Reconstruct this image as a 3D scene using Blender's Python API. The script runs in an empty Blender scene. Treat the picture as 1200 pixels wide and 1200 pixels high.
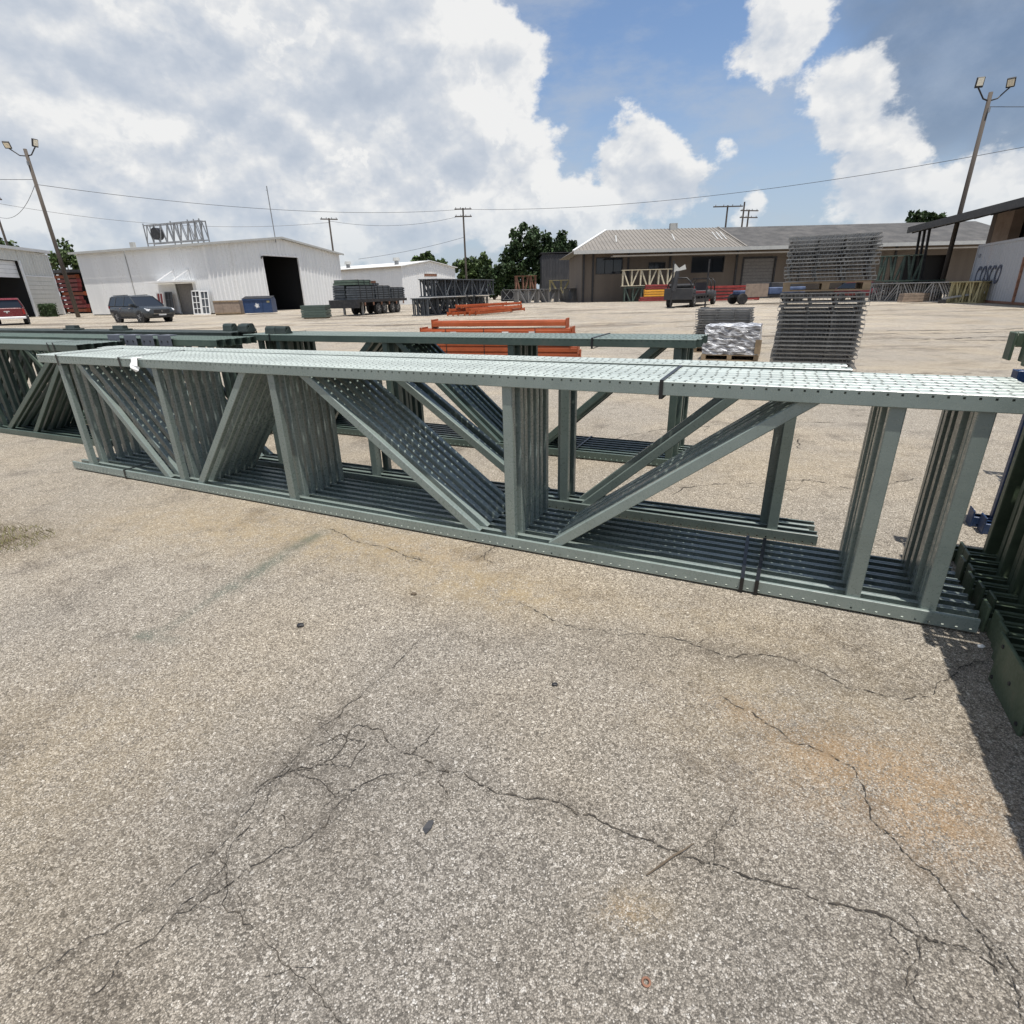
import bpy, bmesh, math, random
import numpy as np
from mathutils import Vector, Matrix
R = math.radians
random.seed(7)
S = bpy.context.scene
C = S.collection

# ------------------------------------------------------------------ camera, sky, sun, exposure
cd = bpy.data.cameras.new('camera'); cam = bpy.data.objects.new('camera', cd); C.objects.link(cam)
S.camera = cam
cd.sensor_fit = 'HORIZONTAL'; cd.sensor_width = 36.0; cd.lens = 36.0*640/1200
cd.clip_start = 0.05; cd.clip_end = 6000
PITCH = math.atan(259/640.0); ROLL = math.atan(0.025)
fw = Vector((0, math.cos(PITCH), -math.sin(PITCH))); rt = Vector((1, 0, 0)); up = rt.cross(fw)
cr = rt*math.cos(ROLL) - up*math.sin(ROLL); cu = up*math.cos(ROLL) + rt*math.sin(ROLL)
M = Matrix((cr, cu, -fw)).transposed().to_4x4(); M.translation = Vector((0, 0, 1.46))
cam.matrix_world = M

SUNV = Vector((0.09, -0.22, 1.0)).normalized()          # towards the sun
SUN_EL = math.asin(SUNV.z); SUN_AZ = math.atan2(SUNV.x, SUNV.y)
sl = bpy.data.lights.new('sun', 'SUN'); sl.energy = 5.0; sl.angle = R(0.53); sl.color = (1.0, 0.955, 0.89)
so = bpy.data.objects.new('sun', sl); C.objects.link(so)
so.rotation_euler = SUNV.to_track_quat('Z', 'Y').to_euler(); so.location = (0, 0, 50)
S.view_settings.view_transform = 'Standard'; S.view_settings.look = 'None'
S.view_settings.exposure = 0.07; S.view_settings.gamma = 1.0; S.view_settings.use_curve_mapping = False

class NT:
    """tiny helper to write node trees"""
    def __init__(s, nt): s.nt = nt; s.l = nt.links
    def n(s, t, **k):
        x = s.nt.nodes.new(t)
        for a, b in k.items(): setattr(x, a, b)
        return x
    def put(s, sock, v):
        if isinstance(v, bpy.types.NodeSocket): s.l.new(v, sock)
        elif v is not None: sock.default_value = v
    def math(s, op, a, b=None, c=None, clamp=False):
        x = s.n('ShaderNodeMath', operation=op, use_clamp=clamp)
        for i, v in enumerate((a, b, c)):
            if v is not None: s.put(x.inputs[i], v)
        return x.outputs[0]
    def vmath(s, op, a, b=None, out=0):
        x = s.n('ShaderNodeVectorMath', operation=op)
        s.put(x.inputs[0], a)
        if b is not None: s.put(x.inputs[1], b)
        return x.outputs[out]
    def noise(s, vec, scale, detail=4, rough=0.5, dist=0.0, out='Fac'):
        x = s.n('ShaderNodeTexNoise'); s.put(x.inputs['Vector'], vec)
        x.inputs['Scale'].default_value = scale; x.inputs['Detail'].default_value = detail
        x.inputs['Roughness'].default_value = rough; x.inputs['Distortion'].default_value = dist
        return x.outputs[out]
    def smooth(s, v, lo, hi, a=0.0, b=1.0):
        x = s.n('ShaderNodeMapRange', interpolation_type='SMOOTHSTEP')
        s.put(x.inputs[0], v)
        for i, q in enumerate((lo, hi, a, b)): s.put(x.inputs[1+i], q)
        return x.outputs[0]
    def mix(s, f, a, b, mode='MIX'):
        x = s.n('ShaderNodeMix', data_type='RGBA', blend_type=mode)
        s.put(x.inputs[0], f)
        s.put(x.inputs[6], a if isinstance(a, bpy.types.NodeSocket) else (*a, 1.0))
        s.put(x.inputs[7], b if isinstance(b, bpy.types.NodeSocket) else (*b, 1.0))
        return x.outputs[2]
    def ramp(s, v, stops, interp='LINEAR'):
        x = s.n('ShaderNodeValToRGB'); s.put(x.inputs[0], v); e = x.color_ramp.elements
        x.color_ramp.interpolation = interp
        while len(e) < len(stops): e.new(0.5)
        for q, (p, c) in zip(e, stops): q.position = p; q.color = (*c, 1)
        return x.outputs[0]

# ---- world: Nishita sky with cumulus banks laid out by direction
W = bpy.data.worlds.new('World'); S.world = W; W.use_nodes = True
W.node_tree.nodes.clear(); w = NT(W.node_tree)
tc = w.n('ShaderNodeTexCoord').outputs['Generated']
sky = w.n('ShaderNodeTexSky', sky_type='NISHITA'); sky.sun_disc = False
sky.sun_elevation = SUN_EL; sky.sun_rotation = SUN_AZ; sky.air_density = 1.0; sky.dust_density = 1.2; sky.ozone_density = 2.0
sep = w.n('ShaderNodeSeparateXYZ'); w.put(sep.inputs[0], tc); DZ = sep.outputs[2]
# clouds live on a flat layer far away: noise gets finer and flatter towards the horizon
sq = w.n('ShaderNodeCombineXYZ')
w.put(sq.inputs[0], sep.outputs[0]); w.put(sq.inputs[1], sep.outputs[1]); w.put(sq.inputs[2], w.math('MULTIPLY', DZ, 1.45))
dirv = sq.outputs[0]
warp = w.vmath('SCALE', w.vmath('SUBTRACT', w.noise(dirv, 5.0, 2, 0.55, out='Color'), (0.5, 0.5, 0.5)))
warp.node.inputs['Scale'].default_value = 0.10
dw = w.vmath('ADD', tc, warp)
def blob_field(bl):
    cur = None
    for (x, y, z, r) in bl:
        f = w.math('DIVIDE', w.math('SUBTRACT', r, w.vmath('DISTANCE', dw, (x, y, z), out=1)), 0.075)
        if cur is None: cur = f
        else:
            m = w.n('ShaderNodeMath', operation='SMOOTH_MAX'); w.put(m.inputs[0], cur); w.put(m.inputs[1], f); m.inputs[2].default_value = 0.25
            cur = m.outputs[0]
    return cur
WHITE = [(-0.528,0.804,0.274,0.211),(-0.371,0.880,0.296,0.215),(-0.185,0.936,0.301,0.182),(-0.037,0.947,0.320,0.080),(0.003,0.964,0.266,0.077),(0.014,0.981,0.195,0.073),(-0.116,0.974,0.196,0.138),(-0.324,0.930,0.171,0.173),(-0.501,0.851,0.160,0.171),(-0.606,0.788,0.105,0.124),(-0.191,0.976,0.106,0.112),(0.196,0.967,0.160,0.074),(0.134,0.985,0.112,0.071),(0.243,0.962,0.124,0.049),(0.067,0.990,0.126,0.041),(0.012,0.995,0.103,0.062),(0.371,0.878,0.302,0.062),(0.319,0.905,0.281,0.033),(0.443,0.865,0.234,0.066),(0.510,0.843,0.170,0.060),(0.530,0.841,0.107,0.064),(0.492,0.861,0.126,0.048),(0.598,0.791,0.115,0.052),(0.194,0.938,0.289,0.010),(0.324,0.930,0.176,0.006),(0.399,0.902,0.166,0.008),(0.480,0.872,0.098,0.020),(0.379,0.919,0.110,0.023),(0.629,0.770,0.113,0.058)]
DARK = [(0.543,0.797,0.266,0.150),(0.612,0.768,0.191,0.091),(0.458,0.835,0.306,0.068),(0.70,0.68,0.25,0.16),(0.62,0.68,0.40,0.2)]
fine = w.noise(dirv, 9.0, 6, 0.6)
mid = w.noise(dirv, 3.2, 4, 0.55)
generic = w.math('MULTIPLY', w.math('SUBTRACT', w.noise(dirv, 2.3, 2, 0.5), 0.50), 3.2)      # the rest of the sky, behind and beside the camera
front = w.smooth(sep.outputs[1], 0.62, 0.74)
generic = w.math('SUBTRACT', generic, w.math('MULTIPLY', front, 3.0))
fld = w.math('MAXIMUM', blob_field(WHITE), generic)
bumpy = w.math('MULTIPLY', w.math('SUBTRACT', fine, 0.5), 2.3)
F = w.math('ADD', fld, bumpy)
dens = w.smooth(F, -0.03, 0.24)
# light on the clouds: compare the noise with itself shifted towards the sun
shift = w.vmath('ADD', dirv, (0.006, -0.004, 0.035))
lit = w.math('MULTIPLY', w.math('SUBTRACT', fine, w.noise(shift, 9.0, 4, 0.58)), 2.0)
pn = w.noise(w.vmath('ADD', dw, (3.1, 1.7, .4)), 6.5, 7, 0.60)
puff = w.math('ADD', w.smooth(pn, 0.50, 0.56, 0.0, 0.16), w.smooth(pn, 0.60, 0.63, 0.0, 0.16))       # crisp lit heads in front of greyer cloud
puff = w.math('ADD', puff, w.smooth(pn, 0.30, 0.505, -0.10, 0.06))
big = w.math('MULTIPLY', w.math('SUBTRACT', mid, 0.5), 0.8)
edge = w.smooth(F, 0.12, 1.3, 0.24, 0.0)
val = w.math('ADD', w.math('ADD', w.math('ADD', 0.55, w.math('ADD', lit, puff)), big), edge, clamp=True)
ccol = w.ramp(val, [(0.0, (0.66, 0.75, 0.89)), (0.35, (0.77, 0.85, 0.97)), (0.60, (0.90, 0.96, 1.05)), (0.80, (1.07, 1.10, 1.14)), (1.0, (1.28, 1.28, 1.27))])
ddens = w.math('MULTIPLY', w.smooth(w.math('ADD', blob_field(DARK), w.math('MULTIPLY', w.math('SUBTRACT', fine, 0.5), 1.2)), -0.2, 0.9), 0.72)
dcol = w.mix(w.smooth(fine, 0.3, 0.7), (0.25, 0.34, 0.49), (0.44, 0.53, 0.67))
bluec = w.vmath('MULTIPLY', sky.outputs[0], (0.155, 0.18, 0.205))
pn_ = w.noise(w.vmath('MULTIPLY', dirv, (1.0, 1.0, 1.8)), 5.0, 6, 0.62)
veil = w.smooth(DZ, 0.0, 0.34, 0.78, 0.12)
base = w.mix(veil, bluec, (0.72, 0.82, 0.95))
thin = w.math('MULTIPLY', w.smooth(pn_, 0.44, 0.70), 0.45)
base = w.mix(thin, base, (0.74, 0.80, 0.88))
col = w.mix(ddens, base, dcol)
lowhaze = w.smooth(DZ, 0.02, 0.16, 0.55, 0.97)
col = w.mix(w.math('MULTIPLY', dens, lowhaze), col, ccol)
bg = w.n('ShaderNodeBackground'); w.put(bg.inputs[0], col); bg.inputs[1].default_value = 0.66
w.l.new(bg.outputs[0], w.n('ShaderNodeOutputWorld').inputs[0])
W.cycles.sampling_method = 'MANUAL'; W.cycles.sample_map_resolution = 512

# ------------------------------------------------------------------ materials
MATS = {}
def bsdf(name):
    m = bpy.data.materials.new(name); m.use_nodes = True; nt = NT(m.node_tree)
    b = m.node_tree.nodes['Principled BSDF']; return m, nt, b
def paint(name, col, rough=0.5, var=0.18, scale=6.0, metal=0.0, dirt=(0.16, 0.14, 0.11), dirt_amt=0.25, bump=0.15, spec=0.5, streak=False, dust=0.0, objvar=0.12, rust=0.0):
    m, n, b = bsdf(name)
    t = n.n('ShaderNodeTexCoord').outputs['Object']
    if streak:
        mp = n.n('ShaderNodeMapping'); n.put(mp.inputs[0], t); mp.inputs['Scale'].default_value = (1, 1, 0.08); tt = mp.outputs[0]
    else: tt = t
    a = n.noise(tt, scale, 6, 0.62); f = n.noise(t, scale*9, 4, 0.6)
    lo = tuple(c*(1-var) for c in col); hi = tuple(min(1, c*(1+var)) for c in col)
    c = n.mix(n.smooth(a, 0.3, 0.7), lo, hi)
    d = n.math('MULTIPLY', n.smooth(n.math('ADD', n.math('MULTIPLY', a, 0.6), n.math('MULTIPLY', f, 0.4)), 0.50, 0.68), dirt_amt)
    c = n.mix(d, c, dirt)
    if rust:
        sx = n.n('ShaderNodeMapping'); n.put(sx.inputs[0], t); sx.inputs['Scale'].default_value = (1.0, 9.0, 9.0)
        sc_ = n.noise(sx.outputs[0], 9.0, 3, 0.75)
        c = n.mix(n.math('MULTIPLY', n.smooth(sc_, 0.64, 0.72), 0.14), c, tuple(min(1, q*1.7) for q in col))
        rs = n.noise(t, 14, 5, 0.72)
        c = n.mix(n.math('MULTIPLY', n.smooth(rs, 0.66, 0.70), rust), c, (0.13, 0.065, 0.04))
    if objvar:
        oi = n.n('ShaderNodeObjectInfo').outputs['Random']
        k = n.math('ADD', 1.0-objvar, n.math('MULTIPLY', oi, 2*objvar))
        c = n.vmath('SCALE', c); sc = c.node; n.l.new(k, sc.inputs['Scale'])
    n.put(b.inputs['Base Color'], c)
    b.inputs['Metallic'].default_value = metal
    n.put(b.inputs['Roughness'], n.smooth(f, 0.2, 0.8, max(0.05, rough-0.12), min(1, rough+0.14)))
    b.inputs['Specular IOR Level'].default_value = spec
    if bump:
        bp = n.n('ShaderNodeBump'); bp.inputs['Strength'].default_value = bump; bp.inputs['Distance'].default_value = 0.01
        n.put(bp.inputs['Height'], f); n.l.new(bp.outputs[0], b.inputs['Normal'])
    MATS[name] = m; return m
def flat(name, col, rough=0.5, metal=0.0, emit=None, alpha=None, trans=0.0):
    m, n, b = bsdf(name); b.inputs['Base Color'].default_value = (*col, 1); b.inputs['Roughness'].default_value = rough
    b.inputs['Metallic'].default_value = metal; b.inputs['Transmission Weight'].default_value = trans
    MATS[name] = m; return m

# exposed-aggregate asphalt, stains kept in two vertex colour layers of the ground sheet
def asphalt():
    m, n, b = bsdf('weathered_asphalt')
    pos = n.n('ShaderNodeNewGeometry').outputs['Position']
    def vor(scale, feat='F1', out='Color', rnd=1.0):
        v = n.n('ShaderNodeTexVoronoi', feature=feat); n.put(v.inputs['Vector'], pos); v.inputs['Scale'].default_value = scale; v.inputs['Randomness'].default_value = rnd
        return v.outputs[out]
    stones = [(0.0, (0.12, 0.109, 0.094)), (0.14, (0.17, 0.154, 0.132)), (0.34, (0.235, 0.213, 0.182)), (0.58, (0.315, 0.286, 0.245)), (0.80, (0.405, 0.37, 0.322)), (0.94, (0.51, 0.474, 0.42)), (1.0, (0.63, 0.60, 0.55))]
    s1 = n.n('ShaderNodeSeparateColor'); v1 = vor(240); n.put(s1.inputs[0], v1); s2 = n.n('ShaderNodeSeparateColor'); n.put(s2.inputs[0], vor(125))
    c1 = n.ramp(s1.outputs[0], stones); c2 = n.ramp(s2.outputs[1], stones)
    c = n.mix(n.smooth(s2.outputs[2], 0.76, 0.80), c1, c2)            # fine grit with a larger stone here and there
    e1 = v1.node.outputs['Distance']
    c = n.mix(n.math('MULTIPLY', n.smooth(e1, 0.45, 0.75), 0.55), c, (0.06, 0.053, 0.045))
    a = n.noise(pos, 0.55, 3, 0.6); a2 = n.noise(pos, 2.3, 4, 0.65); a3 = n.noise(pos, 0.11, 2, 0.6)
    sp = n.n('ShaderNodeSeparateXYZ'); n.put(sp.inputs[0], pos)
    def tint(c, f, col): return n.mix(f, c, n.mix(1.0, c, col, 'MULTIPLY'))
    c = tint(c, n.smooth(sp.outputs[1], 1.0, 2.8, 0.0, 0.9), (1.26, 1.225, 1.16))     # paler, warmer tone with distance from the camera
    c = tint(c, n.math('MULTIPLY', n.smooth(a, 0.38, 0.66), 0.8), (1.15, 1.10, 1.01))
    c = tint(c, n.math('MULTIPLY', n.smooth(a2, 0.50, 0.74), 0.8), (0.58, 0.57, 0.57))
    c = tint(c, n.math('MULTIPLY', n.smooth(n.noise(pos, 6.5, 3, 0.7), 0.54, 0.70), 0.5), (0.66, 0.65, 0.64))
    mp = n.n('ShaderNodeMapping'); n.put(mp.inputs[0], pos); mp.inputs['Scale'].default_value = (0.35, 1.0, 1.0)
    st = n.noise(mp.outputs[0], 0.32, 5, 0.7)
    c = tint(c, n.math('MULTIPLY', n.math('MULTIPLY', n.smooth(st, 0.52, 0.62), n.smooth(sp.outputs[1], 4.0, 9.0)), 0.85), (0.46, 0.43, 0.41))
    c = tint(c, n.math('MULTIPLY', n.math('MULTIPLY', n.smooth(a3, 0.46, 0.62), n.smooth(sp.outputs[1], 6.0, 12.0)), 0.7), (1.22, 1.22, 1.22))
    at = n.n('ShaderNodeAttribute', attribute_name='stain'); sa = n.n('ShaderNodeSeparateColor'); n.put(sa.inputs[0], at.outputs['Color'])
    at2 = n.n('ShaderNodeAttribute', attribute_name='wear'); sb = n.n('ShaderNodeSeparateColor'); n.put(sb.inputs[0], at2.outputs['Color'])
    brk = n.smooth(n.math('ADD', n.math('MULTIPLY', n.noise(pos, 7, 4, 0.8), 0.75), n.math('MULTIPLY', s1.outputs[2], 0.25)), 0.34, 0.62)
    def st_mix(c, mask, colr, amt, mode='MIX'):
        return n.mix(n.math('MULTIPLY', n.math('MULTIPLY', mask, brk), amt), c, colr, mode)
    c = st_mix(c, sa.outputs[0], (0.38, 0.285, 0.15), 0.75)          # tan soil stain
    c = st_mix(c, sa.outputs[1], (0.40, 0.245, 0.11), 0.5)          # orange rust stain
    c = st_mix(c, sa.outputs[2], (0.10, 0.125, 0.10), 0.85)          # green-grey paint scrape
    c = st_mix(c, sb.outputs[0], (0.045, 0.04, 0.035), 0.6)        # crumbled, dirty edges along cracks
    c = st_mix(c, sb.outputs[1], (0.07, 0.064, 0.058), 0.5)          # oily dark patches
    c = st_mix(c, sb.outputs[2], (0.11, 0.082, 0.048), 0.9)           # soil at the left edge
    n.put(b.inputs['Base Color'], c); b.inputs['Roughness'].default_value = 0.9; b.inputs['Specular IOR Level'].default_value = 0.25
    bp = n.n('ShaderNodeBump'); bp.inputs['Strength'].default_value = 0.75; bp.inputs['Distance'].default_value = 0.006
    n.put(bp.inputs['Height'], n.math('SUBTRACT', 1.0, n.math('MULTIPLY', e1, 1.2))); n.l.new(bp.outputs[0], b.inputs['Normal'])
    return m
ASPHALT = asphalt()
CRACK = paint('crack_grit', (0.05, 0.042, 0.033), 0.95, 0.5, 30, dirt=(0.12, 0.10, 0.07), dirt_amt=0.6, bump=0.4, objvar=0)

SAGE = paint('sage_enamel', (0.185, 0.224, 0.204), 0.30, 0.10, 5, dirt=(0.16, 0.165, 0.15), dirt_amt=0.25, bump=0.03, objvar=0.12, spec=0.9, rust=0.10)
SAGE_SUNLIT = paint('sunlit_sage_enamel', (0.395, 0.44, 0.402), 0.38, 0.12, 4, dirt=(0.26, 0.26, 0.23), dirt_amt=0.35, bump=0.05, objvar=0.10, spec=0.8, rust=0.25)  # sage enamel with the sun's brightness put into the colour, for webs
SAGE2_SUNLIT = paint('sunlit_grey_green_enamel', (0.135, 0.175, 0.15), 0.4, 0.12, 4, dirt=(0.14, 0.14, 0.12), dirt_amt=0.35, bump=0.05, objvar=0.1, spec=0.7)  # grey-green web paint, lightened in colour to look sunlit
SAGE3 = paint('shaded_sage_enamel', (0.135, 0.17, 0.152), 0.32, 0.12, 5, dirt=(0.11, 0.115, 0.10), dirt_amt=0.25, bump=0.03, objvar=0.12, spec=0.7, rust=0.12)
SAGE2 = paint('grey_green_enamel', (0.062, 0.09, 0.075), 0.36, 0.12, 5, dirt=(0.12, 0.12, 0.10), dirt_amt=0.35, bump=0.06, objvar=0.12, rust=0.6)
DKGREEN = paint('dark_green_enamel', (0.075, 0.11, 0.085), 0.5, 0.18, 7, dirt=(0.15, 0.14, 0.11), dirt_amt=0.35, bump=0.08)
OLIVE = paint('forest_green_enamel', (0.075, 0.105, 0.066), 0.5, 0.18, 7, dirt=(0.17, 0.16, 0.12), dirt_amt=0.4, bump=0.08, rust=0.6)
BLACKGREEN = paint('black_green_enamel', (0.028, 0.04, 0.034), 0.5, 0.25, 7, dirt=(0.09, 0.09, 0.08), dirt_amt=0.35)
PLATEGREY = paint('slate_plate', (0.12, 0.13, 0.155), 0.5, 0.12, 6)
BLUE = paint('blue_enamel', (0.014, 0.04, 0.11), 0.45, 0.2, 6)
SLATE = paint('slate_enamel', (0.065, 0.075, 0.085), 0.55, 0.25, 4)
ZINC = paint('galvanised_wire', (0.25, 0.245, 0.235), 0.42, 0.3, 8, metal=0.5)
ORANGE = paint('orange_beam_enamel', (0.36, 0.075, 0.018), 0.5, 0.16, 3, dirt=(0.25, 0.10, 0.06), dirt_amt=0.4)
RED = paint('dark_red_enamel', (0.22, 0.026, 0.024), 0.5, 0.2, 3)
YELLOW = paint('safety_yellow', (0.70, 0.33, 0.03), 0.5, 0.15, 3)
LEMON = paint('pale_yellow', (0.36, 0.31, 0.16), 0.5, 0.15, 3)
CREAM = paint('cream_enamel', (0.56, 0.50, 0.37), 0.55, 0.15, 3)
STRAP = flat('black_strap', (0.012, 0.012, 0.013), 0.35)
WSTEEL = paint('white_metal_wall', (0.74, 0.745, 0.74), 0.5, 0.07, 0.5, streak=True, dirt=(0.45, 0.43, 0.38), dirt_amt=0.35, bump=0, objvar=0)
WTRIM = paint('white_trim', (0.78, 0.78, 0.77), 0.5, 0.08, 1.5, objvar=0)
GTRIM = paint('grey_trim', (0.42, 0.42, 0.40), 0.5, 0.1, 1.5, objvar=0)
DARKIN = flat('dark_interior', (0.012, 0.012, 0.013), 0.9)
BRICKTAN = paint('tan_wall', (0.14, 0.115, 0.093), 0.85, 0.1, 0.8, streak=True, objvar=0)
BROWNWALL = paint('brown_wall', (0.13, 0.10, 0.08), 0.85, 0.15, 0.8, streak=True, objvar=0)
ROOFTAN = paint('tan_metal_roof', (0.215, 0.195, 0.168), 0.6, 0.12, 0.7, objvar=0)
ROOFDK = paint('grey_shingle_roof', (0.075, 0.072, 0.069), 0.85, 0.25, 0.8, objvar=0)
ROOFW = paint('white_roof', (0.6, 0.6, 0.58), 0.6, 0.1, 0.7, objvar=0)
GLASS = flat('dark_glass', (0.02, 0.024, 0.03), 0.06)
CHAR = paint('charcoal_siding', (0.035, 0.036, 0.04), 0.7, 0.2, 0.8, objvar=0)
WOODPOLE = paint('weathered_pole', (0.085, 0.07, 0.058), 0.9, 0.25, 4, streak=True, bump=0.5, objvar=0)
TIMBER = paint('pale_timber', (0.27, 0.20, 0.125), 0.85, 0.25, 5)
PLY = paint('plywood', (0.27, 0.21, 0.165), 0.85, 0.2, 3)
RUBBER = paint('tyre_rubber', (0.018, 0.018, 0.018), 0.85, 0.3, 6)
STEEL = paint('grey_steel', (0.30, 0.30, 0.30), 0.4, 0.15, 5, metal=0.7)
BLACKM = paint('black_metal', (0.018, 0.018, 0.02), 0.5, 0.3, 6)
SUVP = paint('graphite_car_paint', (0.035, 0.04, 0.044), 0.22, 0.05, 2, dirt_amt=0.1, bump=0, objvar=0)
REDP = paint('maroon_car_paint', (0.13, 0.014, 0.016), 0.25, 0.08, 2, dirt_amt=0.1, bump=0, objvar=0)
CHROME = flat('chrome', (0.75, 0.75, 0.75), 0.15, 1.0)
LAMPG = flat('lamp_lens', (0.80, 0.74, 0.60), 0.25)
HEADL = flat('headlight_lens', (0.80, 0.82, 0.85), 0.1)
TAIL = flat('tail_light', (0.30, 0.012, 0.012), 0.15)
WHITEP = paint('white_paper', (0.82, 0.82, 0.80), 0.7, 0.05, 20)
CONT = paint('grey_container_paint', (0.36, 0.37, 0.39), 0.55, 0.07, 0.6, streak=True, dirt=(0.30, 0.20, 0.15), dirt_amt=0.35, bump=0, objvar=0)
NAVY = flat('navy_lettering', (0.06, 0.07, 0.11), 0.5)
RUSTY = paint('rusty_steel', (0.22, 0.11, 0.07), 0.85, 0.35, 5)
BARK = paint('bark', (0.10, 0.075, 0.05), 0.95, 0.3, 3, bump=0.5)
def leaf(name, col):
    m, n, b = bsdf(name)
    oi = n.n('ShaderNodeNewGeometry').outputs['Random Per Island']
    lo = tuple(c*0.55 for c in col); hi = tuple(c*1.55 for c in col)
    c = n.mix(oi, lo, hi); n.put(b.inputs['Base Color'], c); b.inputs['Roughness'].default_value = 0.6
    b.inputs['Transmission Weight'].default_value = 0.0; b.inputs['Specular IOR Level'].default_value = 0.3
    MATS[name] = m; return m
LEAF = leaf('leaf_green', (0.055, 0.085, 0.025)); LEAFD = leaf('leaf_dark', (0.032, 0.055, 0.02)); GRASS = leaf('dry_grass', (0.17, 0.16, 0.06))
def film():
    m, n, b = bsdf('stretch_film'); t = n.n('ShaderNodeTexCoord').outputs['Object']
    mp = n.n('ShaderNodeMapping'); n.put(mp.inputs[0], t); mp.inputs['Scale'].default_value = (1.2, 1.2, 5)
    a = n.noise(mp.outputs[0], 4, 7, 0.65, 0.8)
    n.put(b.inputs['Base Color'], n.mix(n.smooth(a, 0.42, 0.62), (0.16, 0.16, 0.17), (0.72, 0.73, 0.75)))
    b.inputs['Roughness'].default_value = 0.18
    bp = n.n('ShaderNodeBump'); bp.inputs['Strength'].default_value = 0.9; bp.inputs['Distance'].default_value = 0.03; n.put(bp.inputs['Height'], a); n.l.new(bp.outputs[0], b.inputs['Normal'])
    return m
FILM = film()

# ------------------------------------------------------------------ object helpers
def tag(o, label=None, cat=None, group=None, kind=None):
    if label: o['label'] = label
    if cat: o['category'] = cat
    if group: o['group'] = group
    if kind: o['kind'] = kind
    return o
def empty(name, loc=(0, 0, 0), rz=0.0, label=None, cat=None, group=None):
    o = bpy.data.objects.new(name, None); C.objects.link(o); o.location = loc; o.rotation_euler = (0, 0, rz)
    o.empty_display_size = 0.2
    return tag(o, label, cat, group)
def link(name, me, parent=None, loc=None, rot=None):
    o = bpy.data.objects.new(name, me); C.objects.link(o)
    if parent is not None: o.parent = parent
    if loc is not None: o.location = loc
    if rot is not None: o.rotation_euler = rot
    return o
class MB:
    def __init__(s): s.v = []; s.f = []
    def quad(s, *p):
        i = len(s.v); s.v += [tuple(q) for q in p]; s.f.append(tuple(range(i, i+len(p)))); return s
    def box(s, x0, x1, y0, y1, z0, z1, ch=0.0):
        i = len(s.v)
        s.v += [(x0,y0,z0),(x1,y0,z0),(x1,y1,z0),(x0,y1,z0),(x0,y0,z1),(x1,y0,z1),(x1,y1,z1),(x0,y1,z1)]
        s.f += [(i,i+3,i+2,i+1),(i+4,i+5,i+6,i+7),(i,i+1,i+5,i+4),(i+1,i+2,i+6,i+5),(i+2,i+3,i+7,i+6),(i+3,i,i+4,i+7)]
        return s
    def bar(s, a, b, w, h=None, upv=(0, 0, 1)):
        a = Vector(a); b = Vector(b); h = h or w; d = (b-a).normalized(); u = Vector(upv)
        if abs(d.dot(u)) > 0.98: u = Vector((1, 0, 0))
        x = d.cross(u).normalized(); y = x.cross(d).normalized(); i = len(s.v)
        for p in (a, b):
            for sx, sy in ((-1,-1),(1,-1),(1,1),(-1,1)): s.v.append(tuple(p + x*(sx*w/2) + y*(sy*h/2)))
        s.f += [(i+3,i+2,i+1,i),(i+4,i+5,i+6,i+7)] + [(i+k, i+(k+1)%4, i+4+(k+1)%4, i+4+k) for k in range(4)]
        return s
    def tube(s, pts, rad, n=8, cap=True):
        pts = [Vector(p) for p in pts]; rs = rad if isinstance(rad, (list, tuple)) else [rad]*len(pts); base = len(s.v); px = None
        for k, p in enumerate(pts):
            d = (pts[min(k+1, len(pts)-1)] - pts[max(k-1, 0)]).normalized()
            if px is None: px = d.cross(Vector((0.3, 0.2, 1)) if abs(d.z) < .9 else Vector((1, 0.1, 0))).normalized()
            x = (px - d*px.dot(d)).normalized(); px = x; y = d.cross(x)
            for j in range(n):
                a = 2*math.pi*j/n; s.v.append(tuple(p + (x*math.cos(a) + y*math.sin(a))*rs[k]))
        for k in range(len(pts)-1):
            for j in range(n):
                a = base+k*n+j; b = base+k*n+(j+1) % n; s.f.append((a, b, b+n, a+n))
        if cap: s.f.append(tuple(base+j for j in reversed(range(n)))); s.f.append(tuple(base+(len(pts)-1)*n+j for j in range(n)))
        return s
    def prism(s, poly, y0, y1, ax='y'):
        """polygon in (x,z) extruded along y (or poly in (y,z) along x)"""
        i = len(s.v); n = len(poly)
        for yy in (y0, y1):
            for (a, b) in poly: s.v.append((a, yy, b) if ax == 'y' else (yy, a, b) if ax == 'x' else (a, b, yy))
        s.f += [tuple(range(i, i+n)), tuple(range(i+2*n-1, i+n-1, -1))]
        s.f += [(i+k, i+n+k, i+n+(k+1) % n, i+(k+1) % n) for k in range(n)]
        return s
    def mesh(s, name, mat, smooth=False, bevel=0.0):
        me = bpy.data.meshes.new(name); me.from_pydata(s.v, [], s.f); me.materials.append(mat)
        bm = bmesh.new(); bm.from_mesh(me); bmesh.ops.recalc_face_normals(bm, faces=bm.faces)
        if bevel: bmesh.ops.bevel(bm, geom=list(bm.edges), offset=bevel, segments=1, affect='EDGES', clamp_overlap=True)
        bm.to_mesh(me); bm.free()
        if smooth:
            for p in me.polygons: p.use_smooth = True
        return me
    def build(s, name, mat, parent=None, loc=None, rot=None, smooth=False, bevel=0.0):
        return link(name, s.mesh(name, mat, smooth, bevel), parent, loc, rot)
def clone(o, parent=None):
    c = o.copy(); C.objects.link(c); c.parent = parent
    for ch in o.children: clone(ch, c)
    return c
ORD = ['first','second','third','fourth','fifth','sixth','seventh','eighth','ninth','tenth','eleventh','twelfth','thirteenth','fourteenth','fifteenth','sixteenth','seventeenth','eighteenth','nineteenth','twentieth','twenty-first','twenty-second','twenty-third','twenty-fourth','twenty-fifth','twenty-sixth']

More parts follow.
